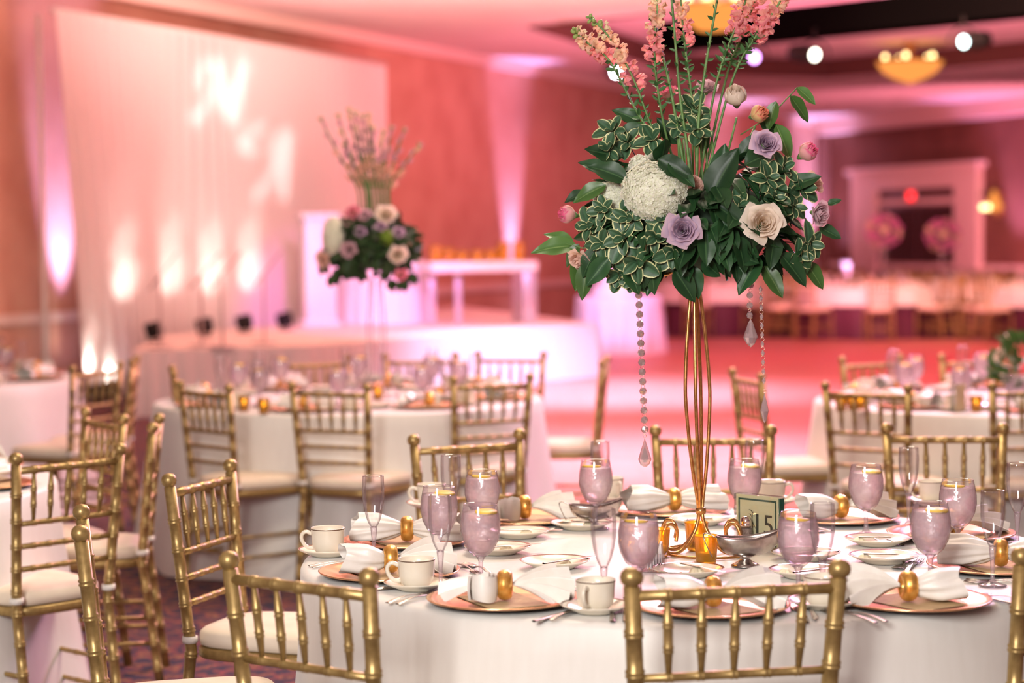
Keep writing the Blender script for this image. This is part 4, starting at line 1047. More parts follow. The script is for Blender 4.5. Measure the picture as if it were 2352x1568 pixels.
# sauce boats
def boat(px, py, rz, label, sc_=1):
    t = thing('sauce_boat', label, 'sauce boat', onz(px, py), rz); t.scale = (sc_,) * 3
    def body(bm):
        def f(i, j):
            a = i * 2 * PI; v = j
            k = math.sin(v * PI / 2) ** .7
            x = k * (.072 + .018 * (math.cos(a) > 0) * math.cos(a) ** 2) * math.cos(a); y = k * .031 * math.sin(a) * (1 - .35 * max(0, math.cos(a)) ** 3)
            z = .024 + .046 * (1 - math.cos(v * PI / 2)) + v ** 2 * (.020 * max(0, math.cos(a)) ** 2 + .006 * max(0, -math.cos(a)) ** 2)
            return (x, y, z)
        grid(bm, 48, 12, f)
        bmesh.ops.remove_doubles(bm, verts=bm.verts, dist=1e-5)
    o = simple('bowl', body, STEEL, t); md = o.modifiers.new('thick', 'SOLIDIFY'); md.thickness = .0014
    simple('pedestal', lambda bm: lathe(bm, [(0, .0005), (.034, .0005), (.035, .003), (.026, .008), (.012, .016), (.012, .022), (.022, .027), (0, .028)], 28), STEEL, t)
    def hnd(bm):
        pts = []
        for i in range(21):
            u = i / 20; a = PI * (.0 + 2 * u)
            pts.append((-.070 - .026 * math.sin(PI * u) - .012 * u, .011 * math.sin(2 * PI * u) * .6, .070 + .022 * math.sin(PI * u * 1.0) - .045 * u ** 1.6))
        sweep(bm, pts, .0016, 8)
    simple('handle', hnd, STEEL, t)
boat(1712, 1300, .12, 'stainless steel sauce boat on a foot, right of the amber candle')
boat(1362, 1212, .1, 'stainless steel sauce boat at the far left of the centrepiece', .9)
# sweetener caddy
cp = onz(1497, 1310)
t = thing('sweetener_caddy', 'small glass caddy of sugar packets behind the front goblet', 'caddy', cp, -.15)
def tray_(bm):
    for x in (-.033, .033): box(bm, (x, 0, .022), (.0025, .05, .042))
    for y in (-.025, .025): box(bm, (0, y, .022), (.066, .0025, .042))
    box(bm, (0, 0, .0018), (.068, .052, .0026))
simple('glass_tray', tray_, GLASS, t, smooth=False)
for k in range(9):
    m_ = mat('packet_white', (.86, .82, .82), .6) if k > 2 else mat('packet_pink', (.90, .35, .42), .6)
    simple('sugar_packet', lambda bm: box(bm, (0, 0, .034), (.0035, .044, .060), bevel=.0008), m_, t, (-.027 + k * .0066, 0, .0035), (0, random.uniform(-.06, .06), 0), smooth=False)

# other tables: lighter place settings
CWL = ['far', 'far right', 'right', 'near right', 'near', 'near left', 'left', 'far left']
def lay(T, n, a0, words_, ids):
    g = 'place settings on ' + words_
    for k in ids:
        a = a0 + k * 2 * PI / n; W = CWL[k % 8] + ' place of ' + words_; f = Vector((math.sin(a), math.cos(a), 0)); r_ = Vector((math.cos(a), -math.sin(a), 0)); c = Vector((T[0], T[1], TZ)) + f * .76
        place('charger', make_charger, c, -a, 'blurred charger plate at the ' + W, g)
        kk = k % 3; single('folded_napkin', NAPM[kk], c + Vector((0, 0, .0075)), -a + (0 if k % 2 else PI), 'blurred white napkin on a charger, ' + W, 'napkin', g)
        single('napkin_ring', RINGM, c + Vector((0, 0, .0075)), -a + (0 if k % 2 else PI), 'blurred gold napkin ring, ' + W, 'napkin ring', g)
        q = c - r_ * .22 + f * -.02; place('saucer', make_saucer, q, 0, 'blurred cream saucer at the ' + W, g)
        place('cup', make_cup, q + Vector((0, 0, .0052)), k * 1.3, 'blurred cream coffee cup at the ' + W, g)
        place('plate', make_plate, c + r_ * .19 - f * .16, 0, 'blurred cream bread plate at the ' + W, g)
        place('goblet', make_goblet, c - r_ * .10 - f * .22, k, 'blurred goblet of iced water at the ' + W, g)
        place('flute', make_flute, c - r_ * .19 - f * .16, 0, 'blurred empty champagne flute at the ' + W, g)
lay(T2, 8, .2, 'the middle table', range(8))
lay(T3, 8, .1, 'the right table', range(8))
lay(T4, 8, .2, 'the far left table', [0, 1, 2, 3, 4])
lay(T5, 8, .1, 'the left edge table', [1, 2, 3])
VC = [0]
def far_votive(x, y, words_):
    VC[0] += 1; nth = ['first', 'second', 'third', 'fourth'][(VC[0] - 1) % 4]
    t = thing('votive_candle', 'blurred amber votive candle, ' + nth + ' from the left on ' + words_, 'candle', (x, y, TZ), 0, 'amber candles on ' + words_)
    simple('glass_cup', lambda bm: lathe(bm, [(0, .001), (.022, .001), (.0300, .070), (.0285, .070), (.021, .009), (0, .009)], 16), AMBER, t)
    simple('tealight', lambda bm: lathe(bm, [(0, .0095), (.0195, .0095), (.0205, .03), (0, .03)], 16), WAX, t)
    simple('flame', lambda bm: lathe(bm, [(0, .0305), (.005, .036), (.006, .046), (0, .060)], 10), FLAME, t)
for px, py in ((560, 925), (606, 930), (868, 900), (1010, 905)): p = at_z(px, py, .80); far_votive(p.x, p.y, 'the middle table')
for px, py in ((1932, 925), (1958, 922), (1976, 920), (2242, 925)): p = at_z(px, py, .80); far_votive(p.x, p.y, 'the right table')
tp = at_z(2200, 905, .84)
t = thing('table_number', 'blurred acrylic table number block on the right table', 'sign', (tp.x, tp.y, TZ), .9)
simple('acrylic_block', lambda bm: box(bm, (0, 0, .0645), (.105, .024, .128), bevel=.0015), ACR, t, smooth=False)
simple('card', lambda bm: box(bm, (0, -.013, .064), (.093, .0012, .12)), mat('cream_card'), t, smooth=False)
# folded napkin cushions on stage side etc. are out of sight

CW = ['far', 'far right', 'right', 'near right', 'near', 'near left', 'left', 'far left']
# ================================================================== FLOWERS
def frame_m(p, d, nrm, s):
    d = Vector(d).normalized(); n_ = Vector(nrm); n_ = (n_ - d * n_.dot(d))
    n_ = n_.normalized() if n_.length > 1e-4 else d.orthogonal().normalized()
    x = d.cross(n_)
    return Matrix(((x.x * s, d.x * s, n_.x * s, p[0]), (x.y * s, d.y * s, n_.y * s, p[1]), (x.z * s, d.z * s, n_.z * s, p[2]), (0, 0, 0, 1)))
def leaf_mesh(name, m, w_, tip, fold, bend, spoon=False, wave=0):
    bm = new(); uvl = bm.loops.layers.uv.new('UVMap')
    def f(i, j):
        u = 2 * i - 1
        if spoon: wd = w_ * (.16 + .84 * math.sin(min(1, j ** 1.25) * PI) ** .62) * (1 if j < .93 else (1 - (j - .93) / .07 * .75)) if 0 < j < 1 else w_ * .12
        else: wd = w_ * (math.sin(PI * j ** tip) ** .85) if 0 < j < 1 else .004
        x = u * wd; z = fold * abs(u) * wd - bend * j * j + wave * math.sin(j * 12 + u * 2) * abs(u)
        return (x, j * (1 - .12 * abs(bend)), z)
    grid(bm, 6, 10, f, uvl)
    me = bpy.data.meshes.new(name); bm.normal_update(); bm.to_mesh(me); bm.free(); me.shade_smooth(); me.materials.append(m); return me
SL = [leaf_mesh('leaf', SALAL, .27, .78, .35, b_, wave=.02) for b_ in (.08, .22, .38, -.05)]
LL_ = [leaf_mesh('leaf', LEAFL, .24, .8, .3, b_, wave=.02) for b_ in (.1, .3)]
VL = [leaf_mesh('leaf', VARIE, .31, 1, .28, b_, True, .015) for b_ in (.05, .25, .45)]
TL = [leaf_mesh('leaflet', STEM, .2, .8, .3, b_) for b_ in (.2, .5)]
def petal(bm, uvl, th, hw, rb, h, curl, tilt, nu=6, nv=7, z0=0, ruff=0, ph=0, close=0, rd=.5):
    def f(i, j):
        u = 2 * i - 1; wv_ = math.sin(PI * (j * .62 + .06)) ** .5
        a = th + u * hw * (0.55 + .45 * wv_) * (1 - rd * j ** 5)
        rr = rb * (.22 + .78 * math.sin(min(1, j * 1.25) * PI / 2)) + tilt * j
        rr *= 1 - close * max(0, j - .35) ** 1.6; c = curl * max(0, j - .62) ** 1.5 * (1 + .6 * abs(u)); rr += c
        z = z0 + h * j * (1 - .16 * u * u * j) - c * .55 + ruff * math.sin(u * 5 + ph) * j * j
        return (rr * math.cos(a), rr * math.sin(a), z)
    grid(bm, nu, nv, f, uvl)
def rose_meshes(m, seed, R_=.040, openness=1.0):
    rnd = random.Random(seed)
    bm = new(); uvl = bm.loops.layers.uv.new('UVMap')
    N_ = 19; tall = 1.35 if openness < .5 else 1.0; cl_ = .75 if openness < .5 else .25
    for k in range(N_):
        t = k / N_
        petal(bm, uvl, k * 2.4 + rnd.uniform(-.3, .3), 1.15 - .25 * t, R_ * (.07 + .50 * t) * (.8 + .2 * openness), R_ * tall * (1.02 - .10 * t * openness + rnd.uniform(-.03, .03)), R_ * .30 * t * openness, R_ * .12 * t * openness, 6, 6, 0, R_ * .02, rnd.uniform(0, 6), cl_ * .6)
    # calyx
    me = bpy.data.meshes.new('rose_heart'); bm.normal_update(); bm.to_mesh(me); bm.free(); me.shade_smooth(); me.materials.append(m)
    outer = []
    for k in range(9):
        bm = new(); uvl = bm.loops.layers.uv.new('UVMap'); t = k / 9
        petal(bm, uvl, k * 2.4 + rnd.uniform(-.2, .2), .88, R_ * (.56 + .24 * t), R_ * tall * (.98 - .36 * t * openness), R_ * (.55 + .85 * t) * openness * (1 if openness > .5 else .5), R_ * (.04 + .10 * t) * openness, 8, 9, 0, R_ * .05, rnd.uniform(0, 6), cl_ * (1 - t) if openness > .5 else 1.1 - .35 * t, .3 if openness > .5 else .2)
        q = bpy.data.meshes.new('petal'); bm.normal_update(); bm.to_mesh(q); bm.free(); q.shade_smooth(); q.materials.append(m); outer.append(q)
    return me, outer
SEP = None
ROSES = {}
def rose(parent, mkey, p, d, Rr, label, open_=1.0, seed=1):
    m = MATS[mkey]; key = (mkey, open_, seed)
    if key not in ROSES: ROSES[key] = rose_meshes(m, seed, .040, open_)
    heart, outer = ROSES[key]
    o = link('rose', heart, None, parent); o.matrix_local = frame_m(p, Vector(d).orthogonal(), d, Rr / .040)
    o['label'] = label
    for q in outer: link('petal', q, None, o)
    simple('calyx', lambda bm: (lathe(bm, [(0, -.012), (.004, -.010), (.010, .001), (.014, .010), (.012, .010), (0, .002)], 10),), STEM, o)
    return o
def floret_meshes(m, seed):
    rnd = random.Random(seed); bm = new(); uvl = bm.loops.layers.uv.new('UVMap')
    def tube(i, j):
        a = i * 2 * PI; rr = .0025 + .0055 * math.sin(j * PI * .55); return (rr * math.cos(a), rr * .9 * math.sin(a), j * .013)
    grid(bm, 12, 5, tube, uvl)
    for k, (th, hw, ln, lift, back) in enumerate(((1.05, .62, .013, .010, 1.2), (2.1, .62, .013, .010, 1.2), (-.45, .55, .012, .001, .9), (-1.57, .62, .013, -.001, 1.1), (-2.7, .55, .012, .001, .9))):
        p1, p2 = rnd.uniform(0, 6), rnd.uniform(.8, 1.2)
        def f(i, j):
            u = 2 * i - 1; a = th + u * hw * (.75 + .45 * j) * (1 - .25 * j ** 4); rr = .0065 + ln * p2 * (j - .35 * j ** 3 * back) * (1 - .18 * u * u * j)
            z = .011 + lift * math.sin(j * 2) + .0028 * math.sin(u * 5 + p1) * j * j - .006 * back * j ** 3 + .003 * math.sin(j * PI) 
            return (rr * math.cos(a), rr * math.sin(a), z)
        grid(bm, 8, 6, f, uvl)
    me = bpy.data.meshes.new('floret'); bm.normal_update(); bm.to_mesh(me); bm.free(); me.shade_smooth(); me.materials.append(m); return me
FLM = {k: [floret_meshes(MATS[k], s_) for s_ in (1, 2, 3)] for k in ('petal_snapdragon_pink', 'petal_snapdragon_peach', 'petal_snapdragon_cream', 'petal_pink', 'petal_mauve')}
def bud_mesh():
    bm = new(); lathe(bm, [(0, 0), (.0025, .001), (.0042, .005), (.0035, .009), (0, .012)], 8); me = bpy.data.meshes.new('bud'); bm.normal_update(); bm.to_mesh(me); bm.free(); me.shade_smooth(); me.materials.append(mat('bud_green', (.28, .36, .10), .5)); return me
BUD = bud_mesh()

YC = 5.30
CB = onz(1606, 1262); CB = Vector((CB.x, YC, TZ))
def L3(px, py, dy=0): return at_y(px, py, YC + dy) - CB
cpc = thing('flower_centrepiece', 'tall centrepiece of roses, hydrangea and snapdragons on a gold wire stand, nearest table', 'centrepiece', CB)
K = YC / F
def wire_stand(root, hs=1.0, top=.655, mtl=None):
    mtl = mtl or WIRE
    simple('base_ring', lambda bm: torus(bm, .118, .0035, 48, 8, (0.02, .015, .0036)), mtl, root)
    for az, scr in ((R(205), 1), (R(150), 1), (R(20), 1), (R(-30), 1)):
        ctrl = [(.012, top), (.024, top - .10), (.033, top - .22), (.032, top - .30), (.020, .22), (.007, .13), (.006, .09), (.018, .055), (.042, .022), (.072, .0055), (.098, .012), (.108, .045), (.098, .075), (.080, .078), (.068, .060), (.072, .035)]
        c_, s_ = math.cos(az), math.sin(az)
        # twist the wires: upper part turns round the axis
        V = [Vector((r_ * math.cos(az + (.9 if z_ > .12 else 0)), r_ * math.sin(az + (.9 if z_ > .12 else 0)), z_)) for r_, z_ in ctrl]
        P = []
        for i in range(len(V) - 1):
            for k in range(6):
                p0, p1, p2, p3 = V[max(i - 1, 0)], V[i], V[i + 1], V[min(i + 2, len(V) - 1)]; u = k / 6
                P.append(.5 * ((2 * p1) + (p2 - p0) * u + (2 * p0 - 5 * p1 + 4 * p2 - p3) * u * u + (-p0 + 3 * p1 - 3 * p2 + p3) * u ** 3))
        P.append(V[-1])
        P = [p + Vector((-.012 * (p.z / .65), 0, 0)) for p in P]
        simple('stand_wire', lambda bm: sweep(bm, P, .0046, 10), mtl, root)
    simple('wire_collar', lambda bm: lathe(bm, [(.005, .098), (.0125, .100), (.0135, .107), (.0125, .114), (.005, .116)], 16, cz=(-.001, 0, 0)), mtl, root)
wire_stand(cpc)
hp = L3(1660, 590, -.06)
simple('wire_hoop', lambda bm: torus(bm, .0335, .0042, 36, 8, hp, 'y'), WIRE, cpc)
hp2 = L3(1525, 600, .05)
simple('wire_hoop', lambda bm: torus(bm, .0335, .0042, 36, 8, hp2, 'y'), WIRE, cpc)
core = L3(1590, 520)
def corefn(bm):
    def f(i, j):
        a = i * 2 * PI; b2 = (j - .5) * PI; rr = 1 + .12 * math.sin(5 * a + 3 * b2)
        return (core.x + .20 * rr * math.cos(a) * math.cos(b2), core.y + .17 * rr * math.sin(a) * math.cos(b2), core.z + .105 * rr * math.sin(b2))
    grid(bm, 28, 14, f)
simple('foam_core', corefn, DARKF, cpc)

def leaf_px(px, py, ang, ln, kind='s', dy=-.16, tilt=.0, par=None):
    """leaf base at a picked point, tip direction ang (deg, 0 = right, 90 = up), ln in px"""
    d = Vector((math.cos(R(ang)), random.uniform(-.25, .12), math.sin(R(ang))))
    n_ = Vector((random.uniform(-.5, .5), -1, .55 + random.uniform(-.35, .35)))
    me = random.choice({'s': SL, 'l': LL_, 'v': VL}[kind])
    o = link('leaf', me, None, par or cpc); o.matrix_local = frame_m(L3(px, py, dy), d, n_, ln * K); return o
# large leaves seen one by one in the photo
BIG = [(1325, 565, 178, 105, 'l', -.02), (1318, 562, 150, 75, 'l', 0), (1335, 575, 262, 95, 'l', -.05), (1330, 560, 235, 60, 'l', -.03), (1400, 395, 160, 75, 's', -.08), (1392, 425, 200, 85, 'l', -.1), (1440, 415, 150, 95, 's', -.12), (1430, 360, 170, 90, 's', -.05),
       (1510, 365, -28, 90, 's', -.2), (1535, 370, -48, 85, 's', -.2), (1630, 455, 62, 130, 's', -.14), (1650, 430, 80, 100, 's', -.12), (1640, 470, -32, 95, 's', -.2), (1630, 450, -70, 75, 's', -.2), (1700, 360, 50, 70, 's', -.05), (1710, 380, 30, 90, 's', -.1),
       (1660, 500, -95, 105, 's', -.2), (1690, 470, -60, 90, 's', -.18), (1640, 570, -60, 80, 's', -.16), (1548, 618, -55, 90, 's', -.16), (1585, 608, -75, 80, 's', -.14), (1560, 560, -88, 75, 's', -.19), (1600, 560, -120, 80, 's', -.16), (1745, 588, -125, 100, 's', -.14),
       (1755, 610, -60, 85, 'l', -.12), (1790, 580, -50, 100, 's', -.12), (1840, 570, -88, 85, 's', -.1), (1850, 600, -55, 80, 'l', -.06), (1780, 540, -100, 80, 's', -.15), (1500, 590, -95, 85, 's', -.16), (1470, 590, -80, 75, 's', -.16), (1400, 590, -130, 85, 's', -.14),
       (1440, 600, -70, 80, 's', -.15), (1370, 570, -120, 75, 's', -.12), (1783, 233, -112, 70, 'l', -.02), (1782, 284, -66, 90, 'l', 0), (1814, 219, -52, 78, 'l', 0), (1830, 200, -42, 60, 'l', 0), (1745, 283, -20, 60, 's', 0), (1480, 290, 200, 85, 's', .02), (1470, 280, 150, 70, 's', .05),
       (1345, 440, 205, 55, 's', -.02), (1900, 470, 20, 35, 's', -.05), (1740, 470, -10, 80, 's', -.12), (1720, 430, 160, 60, 's', -.12), (1620, 350, 110, 85, 's', .02), (1600, 330, 70, 75, 's', .03), (1560, 330, 130, 80, 's', .03), (1880, 520, -30, 60, 's', -.02),
       (1350, 600, -100, 90, 'l', -.1), (1810, 430, 20, 80, 's', -.06), (1690, 540, -70, 90, 's', -.18), (1720, 560, -100, 80, 's', -.16), (1620, 520, -90, 90, 's', -.2)]
for b_ in BIG: leaf_px(*b_)
twig_pts = [(L3(1700, 310, 0), L3(1740, 285, 0), L3(1790, 245, 0), L3(1832, 200, 0)), (L3(1300, 560, -.02), L3(1340, 570, -.04), L3(1400, 560, -.05))]
for tp_ in twig_pts: simple('twig', lambda bm: sweep(bm, tp_, .0017, 6), STEM, cpc)
# fill leaves over the ball
rnd = random.Random(21)
cnt = 0
for k in range(900):
    th = rnd.uniform(0, 2 * PI); z = rnd.uniform(-.75, .9); 
    if cnt >= 205: break
    n_ = Vector((math.cos(th) * math.sqrt(1 - z * z), math.sin(th) * math.sqrt(1 - z * z), z))
    if n_.y > .35 and rnd.random() < .6: continue
    p = Vector((core.x + n_.x * .215, core.y + n_.y * .185, core.z + .01 + n_.z * (.135 if n_.z < 0 else .17)))
    if n_.z > .55 and abs(n_.x) < .3: continue
    out_ = Vector((n_.x, n_.y, n_.z * .4 - .35 + rnd.uniform(-.5, .5))) + Vector((rnd.uniform(-.5, .5), rnd.uniform(-.3, .3), 0))
    o = link('leaf', rnd.choice(SL), None, cpc); o.matrix_local = frame_m(p, out_, n_ + Vector((0, 0, .4)), rnd.uniform(.062, .095)); cnt += 1
# variegated sprigs
def sprig(par, p, ax, ln, nleaf=9, seed=0):
    rn = random.Random(seed); ax = Vector(ax).normalized()
    o = simple('variegated_sprig', lambda bm: sweep(bm, [-ax * .09, ax * .0], [.0016, .0013], 5), STEMB, par); o.location = p
    s1 = ax.orthogonal().normalized(); s2 = ax.cross(s1)
    for k in range(nleaf):
        a = k * 2.4 + rn.uniform(-.3, .3); t = k / nleaf; sp = 1.25 - .9 * (1 - t) if k < 3 else .85 + .5 * t
        d = (s1 * math.cos(a) + s2 * math.sin(a)) * math.sin(sp) + ax * math.cos(sp)
        n_ = ax + (s1 * math.cos(a) + s2 * math.sin(a)) * -.6
        l = link('leaf', rn.choice(VL), None, o); l.matrix_local = frame_m(-ax * .012 * t, d, n_, ln * rn.uniform(.75, 1.1) * (.7 + .4 * t))
    return o
SPR = [(1405, 300, .0, 40), (1395, 345, -.05, 42), (1440, 325, -.02, 38), (1498, 320, -.04, 42), (1592, 250, .02, 44), (1600, 295, -.04, 42), (1560, 285, 0, 38), (1385, 480, -.12, 38), (1430, 545, -.17, 46), (1380, 560, -.13, 42), (1440, 500, -.17, 38),
       (1462, 602, -.17, 46), (1455, 640, -.12, 38), (1420, 630, -.1, 36), (1480, 470, -.19, 34), (1520, 500, -.2, 42), (1545, 580, -.19, 44), (1505, 545, -.2, 38), (1860, 560, -.1, 40), (1835, 585, -.1, 36), (1800, 385, -.08, 40), (1840, 435, -.06, 40), (1765, 410, -.12, 40), (1825, 475, -.08, 38), (1700, 470, -.17, 34), (1350, 520, -.08, 38), (1780, 455, -.12, 36)]
for i, (px, py, dy, s_) in enumerate(SPR):
    p = L3(px, py, dy); q = Vector(((px - 1590) / 420, -.9, (470 - py) / 420 + .15)); sprig(cpc, p, q, s_ * K * 1.22, 9, i)
# roses
RS = [('petal_cream', 1692, 240, -.10, (-.15, -.8, .75), 36, .25, 'cream rose bud standing highest', 2), ('petal_lavender', 1757, 334, -.12, (.12, -1, .30), 36, .95, 'lavender rose on the upper right', 3), ('petal_coral', 1727, 268, -.03, (.6, -.6, .2), 30, .4, 'coral and yellow rose behind the cream bud', 4),
      ('petal_pink', 1838, 360, -.02, (.7, -.6, .5), 32, .45, 'pink rose at the right', 5), ('petal_cream', 1750, 515, -.19, (.05, -1, .12), 48, 1.0, 'large open cream rose', 6), ('petal_lavender', 1568, 530, -.23, (-.05, -1, .10), 42, 1.0, 'open lavender rose, lowest in front', 3),
      ('petal_mauve', 1868, 488, -.05, (.75, -.7, -.15), 38, .6, 'pale mauve rose facing right', 7), ('petal_blush', 1858, 425, -.0, (.7, -.4, .4), 34, .6, 'blush rose behind the right leaves', 8), ('petal_pink', 1322, 495, -.08, (-.85, -.4, .15), 29, .3, 'pink rose bud at the left', 5),
      ('petal_blush', 1340, 588, -.08, (-.6, -.5, -.65), 36, .9, 'blush rose drooping at the lower left', 8), ('petal_mauve', 1622, 212, .04, (0, -.5, .8), 32, .6, 'mauve rose behind the stems', 7), ('petal_pink', 1535, 225, .06, (-.2, -.4, .9), 34, .6, 'pink rose behind the snapdragon stems', 5),
      ('petal_blush', 1590, 425, -.14, (.5, -.7, .2), 24, 1.0, 'small blush bloom beside the hydrangea', 8)]
for mk, px, py, dy, d, rp_, op, lb, sd in RS: rose(cpc, mk, L3(px, py, dy), d, rp_ * K * (.86 if op > .5 else 1.05), lb, op, sd)
for px, py, ex_, ey_, dy in ((1692, 270, 1660, 400, -.08), (1757, 360, 1700, 470, -.08), (1735, 290, 1680, 400, 0)): simple('rose_stem', lambda bm: sweep(bm, [L3(px, py, dy), L3(ex_, ey_, 0)], .0028, 8), STEM, cpc)
# hydrangea heads: hundreds of tiny blooms joined as stuff
def hydrangea(par, p, ax, rx, rz, n, label, seed):
    rn = random.Random(seed); ax = Vector(ax).normalized()
    bm = new(); uvl = bm.loops.layers.uv.new('UVMap'); s1 = Vector((0, 0, 1)).cross(ax).normalized(); s2 = ax.cross(s1)
    for k in range(n):
        u = math.sqrt((k + .5) / n) * 1.25; a = k * 2.39996
        loc = Vector((rx * math.sin(u) * math.cos(a), rz * math.sin(u) * math.sin(a), rx * .75 * math.cos(u)))
        nn_ = Vector((loc.x / rx ** 2, loc.y / rz ** 2, loc.z / rx ** 2)).normalized() + Vector([rn.uniform(-.3, .3) for _ in range(3)]); nn_.normalize()
        loc *= rn.uniform(.94, 1.06); t1 = nn_.orthogonal().normalized(); t2 = nn_.cross(t1); a0 = rn.uniform(0, 6)
        W = lambda v: p + s1 * v.x + s2 * v.y + ax * v.z
        for q in range(4):
            th = a0 + q * PI / 2; ln = rn.uniform(.0085, .0115)
            dirn = t1 * math.cos(th) + t2 * math.sin(th); sd_ = nn_.cross(dirn); vs = []
            for (l_, w_, h_) in ((0, 0, 0), (.45, .42, .001), (.85, .40, .002), (1.05, 0, .0006), (.85, -.40, .002), (.45, -.42, .001)):
                vs.append(bm.verts.new(W(loc + dirn * ln * l_ + sd_ * ln * w_ + nn_ * (h_ + .0015 * math.sin(q)))))
            f = bm.faces.new(vs)
            for l, v in zip(f.loops, (0, .4, .8, 1, .8, .4)): l[uvl].uv = (.5, v)
    def f(i, j):
        a = i * 2 * PI; b2 = j * PI * .6; v = Vector((rx * .92 * math.sin(b2) * math.cos(a), rz * .92 * math.sin(b2) * math.sin(a), rx * .68 * math.cos(b2))); return p + s1 * v.x + s2 * v.y + ax * v.z
    grid(bm, 20, 8, f, uvl)
    o = finish(bm, 'hydrangea', P_HYD, False, par); o['kind'] = 'stuff'; o['label'] = label; return o
hydrangea(cpc, L3(1503, 440, -.17), (-.1, -1, .22), 72 * K, 66 * K, 330, 'large creamy white hydrangea head', 1)
hydrangea(cpc, L3(1405, 455, -.06), (-.6, -.8, .1), 40 * K, 36 * K, 120, 'smaller white hydrangea half hidden at the left', 2)
hydrangea(cpc, L3(1470, 378, -.05), (-.1, -.8, .5), 22 * K, 18 * K, 40, 'few white hydrangea blooms above the big head', 3)
# snapdragons
def snapdragon(par, path, fl0, fl1, nfl, scale=1, seed=0, kinds=('petal_snapdragon_pink', 'petal_snapdragon_peach', 'petal_snapdragon_cream'), label=None, tipn=8, r0=.0034, nl_=26):
    rn = random.Random(seed); V = path; P = []
    for i in range(len(V) - 1):
        for k in range(6):
            p0, p1, p2, p3 = V[max(i - 1, 0)], V[i], V[i + 1], V[min(i + 2, len(V) - 1)]; u = k / 6
            P.append(.5 * ((2 * p1) + (p2 - p0) * u + (2 * p0 - 5 * p1 + 4 * p2 - p3) * u * u + (-p0 + 3 * p1 - 3 * p2 + p3) * u ** 3))
    P.append(V[-1]); n = len(P)
    o = simple('snapdragon_stem', lambda bm: sweep(bm, P, [r0 * (1 - .35 * i / n) for i in range(n)], 8), STEM, par)
    if label: o['label'] = label
    def at(t):
        x = t * (n - 1); i = min(int(x), n - 2); return P[i].lerp(P[i + 1], x - i), (P[i + 1] - P[i]).normalized()
    for k in range(nfl):
        t = fl0 + (fl1 - fl0) * (k / max(nfl - 1, 1)); p, d = at(t); a = k * 2.4 + rn.uniform(-.4, .4)
        s1 = d.orthogonal().normalized(); s2 = d.cross(s1); od = s1 * math.cos(a) + s2 * math.sin(a)
        q = (t - fl0) / max(fl1 - fl0, .01); kk = kinds[min(2, int(q * 2.2 + rn.uniform(-.3, .5)))] if len(kinds) > 2 else kinds[0]; kk = kinds[max(0, min(len(kinds) - 1, kinds.index(kk)))]
        f = link('floret', rn.choice(FLM[kk]), None, o); f.matrix_local = frame_m(p + od * .003, (d * .9 - od * .2) + s2 * rn.uniform(-.5, .5), od * 1.0 + d * rn.uniform(-.1, .5), (1.12 - .45 * q) * rn.uniform(.85, 1.12) * scale)
    for k in range(tipn):
        t = fl1 + (1 - fl1) * (k / tipn); p, d = at(t); a = k * 2.4; s1 = d.orthogonal().normalized(); s2 = d.cross(s1); od = s1 * math.cos(a) + s2 * math.sin(a)
        f = link('bud', BUD, None, o); f.matrix_local = frame_m(p, od.orthogonal(), od + d * .6, (1.3 - .5 * k / tipn) * scale)
    # small leaves up the stem, joined
    bm = new()
    for k in range(nl_):
        t = .30 + (fl0 - .30) * k / 26 if nl_ == 26 else .35 + .055 * k; p, d = at(min(t, .99)); a = k * 2.4; s1 = d.orthogonal().normalized(); s2 = d.cross(s1); od = s1 * math.cos(a) + s2 * math.sin(a)
        M = frame_m(p, od + d * rn.uniform(.2, .9), Vector((rn.uniform(-1, 1), -1, rn.uniform(-1, 1))), rn.uniform(.012, .024) * scale); vs = []
        for x, y, z in ((0, 0, 0), (.2, .35, .03), (.17, .7, -.05), (0, 1, -.2), (-.17, .7, -.05), (-.2, .35, .03)): vs.append(bm.verts.new(M @ Vector((x, y, z))))
        bm.faces.new((vs[0], vs[1], vs[2], vs[3])); bm.faces.new((vs[0], vs[3], vs[4], vs[5]))
    q = finish(bm, 'leaflet', mat('stem_leaflet', (.06, .15, .045), .5), False, o); q['kind'] = 'stuff'
    return o
SN = [([(1575, 470, .0), (1530, 365, 0), (1462, 255, 0), (1400, 140, .0), (1345, 95, 0), (1318, 68, 0)], .60, .88, 11, 'leftmost snapdragon, backlit by the stage light'),
      ([(1580, 470, .0), (1540, 380, -.02), (1500, 300, -.03), (1450, 170, -.03), (1395, 80, -.02), (1350, 38, -.02)], .56, .86, 12, 'second snapdragon from the left'),
      ([(1580, 460, .02), (1535, 330, 0), (1510, 200, -.02), (1503, 100, -.03), (1510, 20, -.03), (1500, -60, -.03)], .52, .9, 15, 'snapdragon with peach blooms and cream tip'),
      ([(1590, 460, .02), (1590, 250, .02), (1575, 120, .02), (1565, 20, .03), (1560, -80, .03)], .56, .9, 10, 'snapdragon behind the bare stems'),
      ([(1600, 460, 0), (1640, 215, -.02), (1675, 100, -.03), (1710, 10, -.03), (1730, -90, -.03)], .55, .92, 18, 'full pink snapdragon right of the centre'),
      ([(1610, 460, 0), (1680, 190, 0), (1735, 85, -.01), (1785, 15, -.01), (1830, -70, -.01)], .52, .9, 17, 'rightmost snapdragon'),
      ([(1605, 460, .03), (1665, 190, .04), (1700, 90, .04), (1745, -20, .04), (1780, -90, .04)], .55, .92, 12, 'snapdragon behind the right pair')]
for i, (pp, f0, f1, nf, lb) in enumerate(SN): snapdragon(cpc, [L3(*q) for q in pp], f0, f1, nf, 1.2, i, label=lb)
